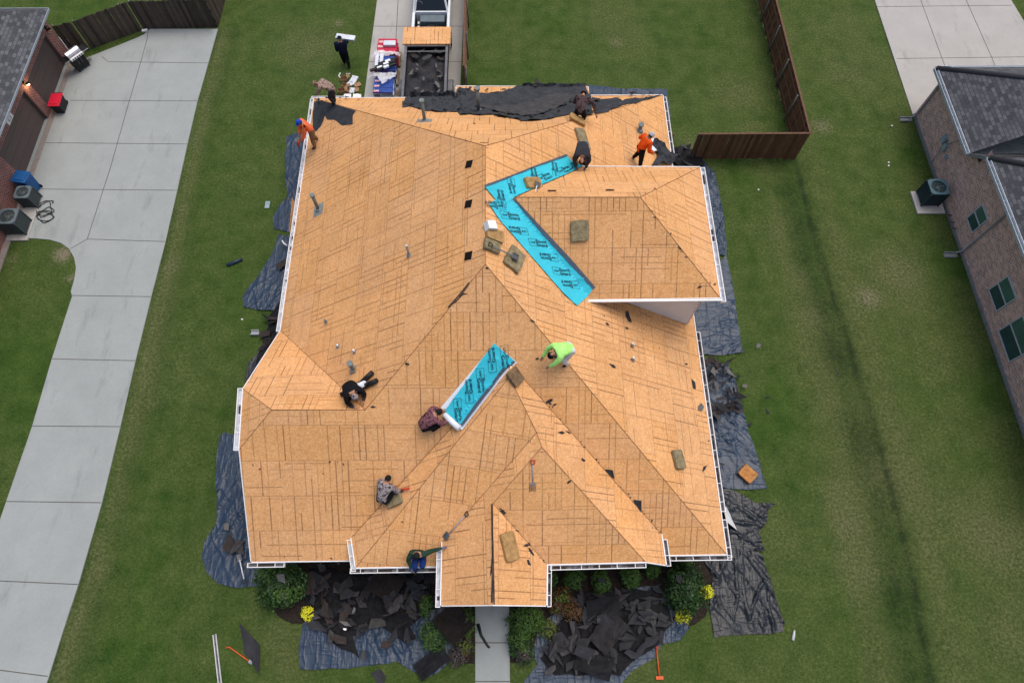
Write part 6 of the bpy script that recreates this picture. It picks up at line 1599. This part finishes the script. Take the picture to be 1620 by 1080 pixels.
def person(feet, facing, pose, mats, label, roof=True, over=None, hat=None, hair=True, bulk=1.15, h=1.0):
    """mats = (top, trousers, hands); facing = image angle in degrees, 0 to the right, 90 up the picture"""
    u, v = feet
    o0 = RP(u, v)[0] if roof else G(u, v, .0)
    t_ = G(u + 8 * math.cos(rad(facing)), v - 8 * math.sin(rad(facing)), o0.z) - G(u, v, o0.z); t_.z = 0; t_.normalize()
    rt = t_.cross(Z)
    B = Matrix.Translation(o0) @ Matrix((rt, t_, Z)).transposed().to_4x4()
    P = {k: (v_ if isinstance(v_, tuple) else v_.copy()) for k, v_ in POSES[pose].items()}
    if over:
        for k, v_ in over.items(): P[k] = v_
    Bi = B.inverted()
    def gh(p):
        w_ = B @ p
        return (rz(w_.x, w_.y, o0.z if not roof else max(0, o0.z)) if roof else 0) - o0.z if roof else 0.0
    dz = [gh(a) for a in P['ankle']]; low = sum(dz) / 2
    def sh(p, k=1.0): return p + Z * low * k
    for k in ('pelvis', 'spine', 'chest', 'neck', 'head'): P[k] = sh(P[k])
    P['ankle'] = tuple(a + Z * d for a, d in zip(P['ankle'], dz))
    P['knee'] = tuple(a + Z * (gh(a) if pose == 'kneel' else (low + d) / 2) for a, d in zip(P['knee'], dz))
    P['elbow'] = tuple(sh(a) for a in P['elbow']); P['wrist'] = tuple(sh(a) for a in P['wrist'])
    if pose in ('kneel', 'crouch', 'deepbend') and not (over and 'wrist' in over):
        P['wrist'] = tuple(Vector((a.x, a.y, max(a.z, gh(a) + .07))) for a in P['wrist'])
    ch, pl = P['chest'], P['pelvis']; ax = (P['neck'] - P['pelvis']).normalized()
    V_, E_, R_, M_ = [], [], [], []
    def add(p, r, par, m):
        V_.append(p); R_.append(r); M_.append(m)
        if par is not None: E_.append((par, len(V_) - 1))
        return len(V_) - 1
    top, tro, han = 0, 1, 3
    ip = add(pl, (.155 * bulk, .125 * bulk), None, tro)
    isp = add(P['spine'], (.15 * bulk, .115 * bulk), ip, top)
    ic = add(ch, (.17 * bulk, .125 * bulk), isp, top)
    inn = add(P['neck'], (.062, .062), ic, 2)
    ih = add(P['head'], (.088, .098), inn, 2)
    hd = (P['head'] - P['neck']).normalized(); add(P['head'] + hd * .09, (.07, .085), ih, 2)
    # nose and chin follow the way the face points
    fwd = (Vector((0, 1, 0)) - hd * Vector((0, 1, 0)).dot(hd)); fwd = fwd.normalized() if fwd.length > .1 else Vector((0, 0, -1))
    add(P['head'] + fwd * .105 + hd * .0, (.018, .02), ih, 2)
    for i, s in ((0, -1), (1, 1)):
        sho = ch + Vector((s * .19 * bulk, 0, 0)) + ax * .09
        el, wr = P['elbow'][i], P['wrist'][i]
        a = add(sho, (.080 * bulk, .078 * bulk), ic, top); a2 = add(sho.lerp(el, .5), (.072 * bulk, .070 * bulk), a, top); a = add(el, (.060 * bulk, .060 * bulk), a2, top); a = add(el.lerp(wr, .45), (.052, .052), a, top); a = add(wr, (.030, .032), a, 4 if han else 2)
        d = (wr - el).normalized(); side = d.cross(Vector((0, 0, 1))); side = side.normalized() if side.length > .1 else Vector((1, 0, 0))
        pm = add(wr + d * .06, (.036, .024), a, 3)
        cdn = (d * .75 + Vector((0, 0, -.6))).normalized()
        for k in range(4):
            f0 = add(wr + d * .105 + side * (-.030 + .020 * k), (.011, .011), pm, 3); f1 = add(V_[f0] + d * .032, (.009, .009), f0, 3); add(V_[f1] + cdn * (.030, .036, .034, .026)[k], (.008, .008), f1, 3)
        f0 = add(wr + d * .045 + side * s * -.048, (.013, .013), pm, 3); add(V_[f0] + (d * .8 - side * s * .5) * .04, (.010, .010), f0, 3)
        hip = pl + Vector((s * .10, 0, -.02)); kn, an = P['knee'][i], P['ankle'][i]
        a = add(hip, (.118 * bulk, .115 * bulk), ip, tro); a = add(hip.lerp(kn, .5), (.100 * bulk, .098 * bulk), a, tro); a = add(kn, (.078 * bulk, .076 * bulk), a, tro); a = add(kn.lerp(an, .4), (.074 * bulk, .072 * bulk), a, tro); a = add(an, (.055, .055), a, tro)
        toe = Vector((s * .02, .17, -.035)) if pose != 'kneel' else Vector((0, -.14, -.03))
        a = add(an + toe * .35 + Z * -.03, (.045, .040), a, 5); add(an + toe, (.040, .028), a, 5)
    V_ = [B @ (p * h if False else p) for p in V_]
    me = bpy.data.meshes.new('p'); me.from_pydata([tuple(p) for p in V_], E_, []); ob_ = bpy.data.objects.new('p', me); col.objects.link(ob_)
    md = ob_.modifiers.new('s', 'SKIN'); md.use_smooth_shade = True
    sv = me.skin_vertices[0].data
    for k, r in enumerate(R_): sv[k].radius = r
    sv[0].use_root = True
    ss = ob_.modifiers.new('u', 'SUBSURF'); ss.levels = 2; ss.render_levels = 2
    dg = bpy.context.evaluated_depsgraph_get(); me2 = bpy.data.meshes.new_from_object(ob_.evaluated_get(dg)); bpy.data.objects.remove(ob_); bpy.data.meshes.remove(me)
    me2.materials.clear()
    ml = [mats[0], mats[1], 'skin', mats[2], mats[3] if len(mats) > 3 else mats[0], 'boot']
    segs = [(V_[a], V_[b], M_[b], max(R_[b])) for a, b in E_]
    for pg in me2.polygons:
        c = pg.center; best = (9, 0)
        for a, b, m, r in segs:
            ab = b - a; t = max(0, min(1, (c - a).dot(ab) / max(1e-9, ab.length_squared))); d = (c - (a + ab * t)).length - r * .5
            if d < best[0]: best = (d, m)
        pg.material_index = best[1]
    # loose clothing: ripple the cloth faces slightly along normals
    cl = set()
    for pg in me2.polygons:
        if pg.material_index in (0, 1, 4): cl.update(pg.vertices)
    for i in cl:
        q = me2.vertices[i]; q.co = q.co + q.normal * (.012 * bulk + .016 * noise.noise(q.co * 9))
    per = link('person', me2, ml, None, True)
    tag(per, label, 'person')
    hc = B @ P['head']; hdw = (B.to_3x3() @ hd).normalized(); fw = (B.to_3x3() @ fwd).normalized()
    HM_ = frame(hc, fw, hdw)     # x = face, z = crown
    if hair:
        bm = new_bm(); bmesh.ops.create_icosphere(bm, subdivisions=3, radius=.112, matrix=Matrix.Diagonal((1.02, .92, 1.05, 1)))
        bmesh.ops.delete(bm, geom=[q for q in bm.verts if q.co.x > .045 and q.co.z < .05 or q.co.z < -.075], context='VERTS')
        for q in bm.verts: q.co = q.co * (1 + .05 * noise.noise(q.co * 30)) + Vector((-.008, 0, .02))
        bm.transform(HM_); obj('hair', bm, 'hair', per, True)
    if hat:
        bm = new_bm(); bmesh.ops.create_uvsphere(bm, u_segments=18, v_segments=10, radius=.122, matrix=Matrix.Translation((0, 0, .035)) @ Matrix.Diagonal((1.05, .95, 1.0, 1)))
        bmesh.ops.delete(bm, geom=[q for q in bm.verts if q.co.z < .02], context='VERTS')
        bm.transform(HM_); o_ = obj('cap', bm, hat, per, True)
        bm = new_bm()
        for k in range(8):
            a0_, a1_ = [rad(-60 + 120 * j / 8) for j in (k, k + 1)]
            hexa(bm, [HM_ @ Vector(p) for p in ((.11 * math.cos(a0_), .11 * math.sin(a0_), .022), (.20 * math.cos(a0_), .14 * math.sin(a0_), .012), (.20 * math.cos(a1_), .14 * math.sin(a1_), .012), (.11 * math.cos(a1_), .11 * math.sin(a1_), .022),
                (.11 * math.cos(a0_), .11 * math.sin(a0_), .032), (.20 * math.cos(a0_), .14 * math.sin(a0_), .022), (.20 * math.cos(a1_), .14 * math.sin(a1_), .022), (.11 * math.cos(a1_), .11 * math.sin(a1_), .032))])
        obj('brim', bm, hat, o_)
    for s in (-1, 1):       # ears and eyes
        bm = new_bm(); bmesh.ops.create_icosphere(bm, subdivisions=1, radius=.022, matrix=HM_ @ Matrix.Translation((0, s * .098, .0)) @ Matrix.Diagonal((.8, .5, 1.3, 1))); obj('ear', bm, 'skin', per, True)
        bm = new_bm(); bmesh.ops.create_icosphere(bm, subdivisions=1, radius=.012, matrix=HM_ @ Matrix.Translation((.088, s * .034, .012))); obj('eye', bm, 'hair', per, True)
    return per, B, P
def held(name, pts, r, m, label, cat, seg=8, r2=None):
    bm = new_bm(); tube(bm, pts, r, seg, r2=r2); return tag(obj(name, bm, m), label, cat)
# 1 leaning over the left gutter
p_, B, P = person((499, 230), 200, 'lean', ('orange', 'tan', 'skin', 'skin'), 'man in a coral orange shirt and blue cap leaning over the left gutter', hat='bluecap', hair=True,
    over=dict(ankle=(S(-.16, .06, .08), S(.20, -.20, .08)), wrist=(S(-.18, .52, .66), S(.06, .50, .66)), elbow=(S(-.28, .34, .94), S(.26, .34, .92))))
held('nail_gun', [B @ S(-.12, .56, .66), B @ S(-.1, .64, .60), B @ S(-.12, .68, .46)], .06, 'redp', 'red power tool held over the left gutter', 'power tool')
held('tool_magazine', [B @ S(-.08, .60, .58), B @ S(.06, .42, .44)], .03, 'black', 'black magazine hanging under the red power tool', 'power tool')
# 2 bending at the rear left edge
person((529, 164), 172, 'bend', ('camo_tan', 'dgrey', 'glove', 'camo_tan'), 'man in tan camouflage bending over the rear left edge of the roof', hat='camo_tan', hair=False)
# 3 on the lawn carrying a bundle
p_, B, P = person((549, 104), 100, 'walk', ('navy', 'blackc', 'skin'), 'man in dark clothes walking on the lawn with a white bundle on his shoulder', roof=False, hat='navy', hair=False, bulk=1.4)
c = copy_tree(SRC['white'], B @ Matrix.Translation((.30, .26, 1.50)) @ Matrix.Rotation(-.40, 4, 'Z')); tag(c, 'white and red shingle bundle carried on the shoulder of the man on the lawn', 'shingle bundle')
# 4 kneeling at the rear
person((917, 186), 78, 'kneel', ('camo_dark', 'blackc', 'skin', 'camo_dark'), 'man in dark camouflage kneeling at the rear edge of the felt', hat='dgrey', hair=False, bulk=1.1,
    over=dict(elbow=(S(-.30, .22, .36), S(.44, .16, .55)), wrist=(S(-.22, .50, .15), S(.62, -.08, .25))))
# 5 bending towards the camera at the strip end
person((918, 257), 268, 'deepbend', ('dgrey', 'jeans', 'glove'), 'man in grey with jeans bending over the torn end of the upper turquoise strip')
# 6 orange hoodie
p_, B, P = person((1009, 259), 20, 'lean', ('hoodie', 'blackc', 'skin'), 'man in a bright orange hoodie and pale cap pulling felt at the right edge', hat='greycap', hair=True, bulk=1.15,
    over=dict(elbow=(S(.36, .10, 1.02), S(-.36, .02, 1.12))[::-1], wrist=(S(-.34, .30, .98), S(.32, .36, .80)), ankle=(S(-.20, -.16, .08), S(.22, -.04, .08))))
# 7 bright green
person((889, 571), 205, 'bend', ('neon', 'whitec', 'skin', 'neon'), 'worker in a baggy bright green shirt bending right of centre', hat='navy', hair=True, bulk=1.18, over=dict(pelvis=S(0, -.22, .82), chest=S(0, .16, 1.02), neck=S(0, .30, 1.0), head=S(0, .42, .94)))
# 8 grey cap with tubes
p_, B, P = person((560, 624), 300, 'crouch', ('blackc', 'blackc', 'skin', 'dgrey'), 'man in black with a pale patterned cap crouching over black tubes', hat='camo_grey', hair=False)
def rtube(a, b, lift, lb):
    A_, B_ = RP(*a)[0] + Z * lift, RP(*b)[0] + Z * lift
    held('black_tube', [A_, B_], .085, 'black', lb, 'tube', 10)['group'] = 'black tubes beside the crouching man'
rtube((541, 626), (566, 616), .12, 'black tube sticking out left under the crouching man'); rtube((570, 610), (590, 591), .12, 'black tube pointing to the upper right'); rtube((577, 613), (597, 604), .14, 'lower right black tube with a white sleeve beside it')
A_, B_ = RP(563, 617)[0] + Z * .2, RP(579, 610)[0] + Z * .2
held('white_sleeve', [A_, B_], .11, 'release', 'white sleeve round the middle of the black tubes', 'sleeve', 10)
# 9 maroon camouflage at the film roll
person((681, 672), 28, 'crouch', ('camo_maroon', 'blackc', 'skin', 'camo_maroon'), 'man in maroon camouflage crouching at the white film roll', bulk=1.12)
# 10 grey camouflage
p_, B, P = person((613, 783), 68, 'crouch', ('camo_grey', 'blackc', 'glove', 'camo_grey'), 'man in grey camouflage crouching on the front slope with a red tool', bulk=1.12,
    over=dict(elbow=(S(-.30, .30, .42), S(.34, .14, .42)), wrist=(S(-.12, .46, .22), S(.48, .26, .25))))
a_, b_ = RP(635, 776)[0] + Z * .12, RP(647, 773)[0] + Z * .1
held('red_hammer', [a_, b_], .03, 'redp', 'red hammer in the hand of the man in grey camouflage', 'hammer', 6, .045)
# 11 green shirt at the front gutter
person((665, 884), 262, 'crouch', ('green', 'royal', 'glove', 'green'), 'man in a dark green shirt and blue trousers crouching at the front gutter', bulk=1.12,
    over=dict(pelvis=S(0, -.16, .32), spine=S(0, -.14, .52), chest=S(0, -.10, .74), neck=S(0, -.04, .90), head=S(0, .0, 1.02), elbow=(S(-.42, -.22, .72), S(.30, .12, .60)), wrist=(S(-.72, -.34, .66), S(.20, .34, .45)), knee=(S(-.16, .26, .48), S(.10, .30, .46)), ankle=(S(-.10, .12, .08), S(.08, .34, .08))))

def kill(o):
    for c in list(o.children): kill(c)
    bpy.data.objects.remove(o)
for o in SRC.values(): kill(o)
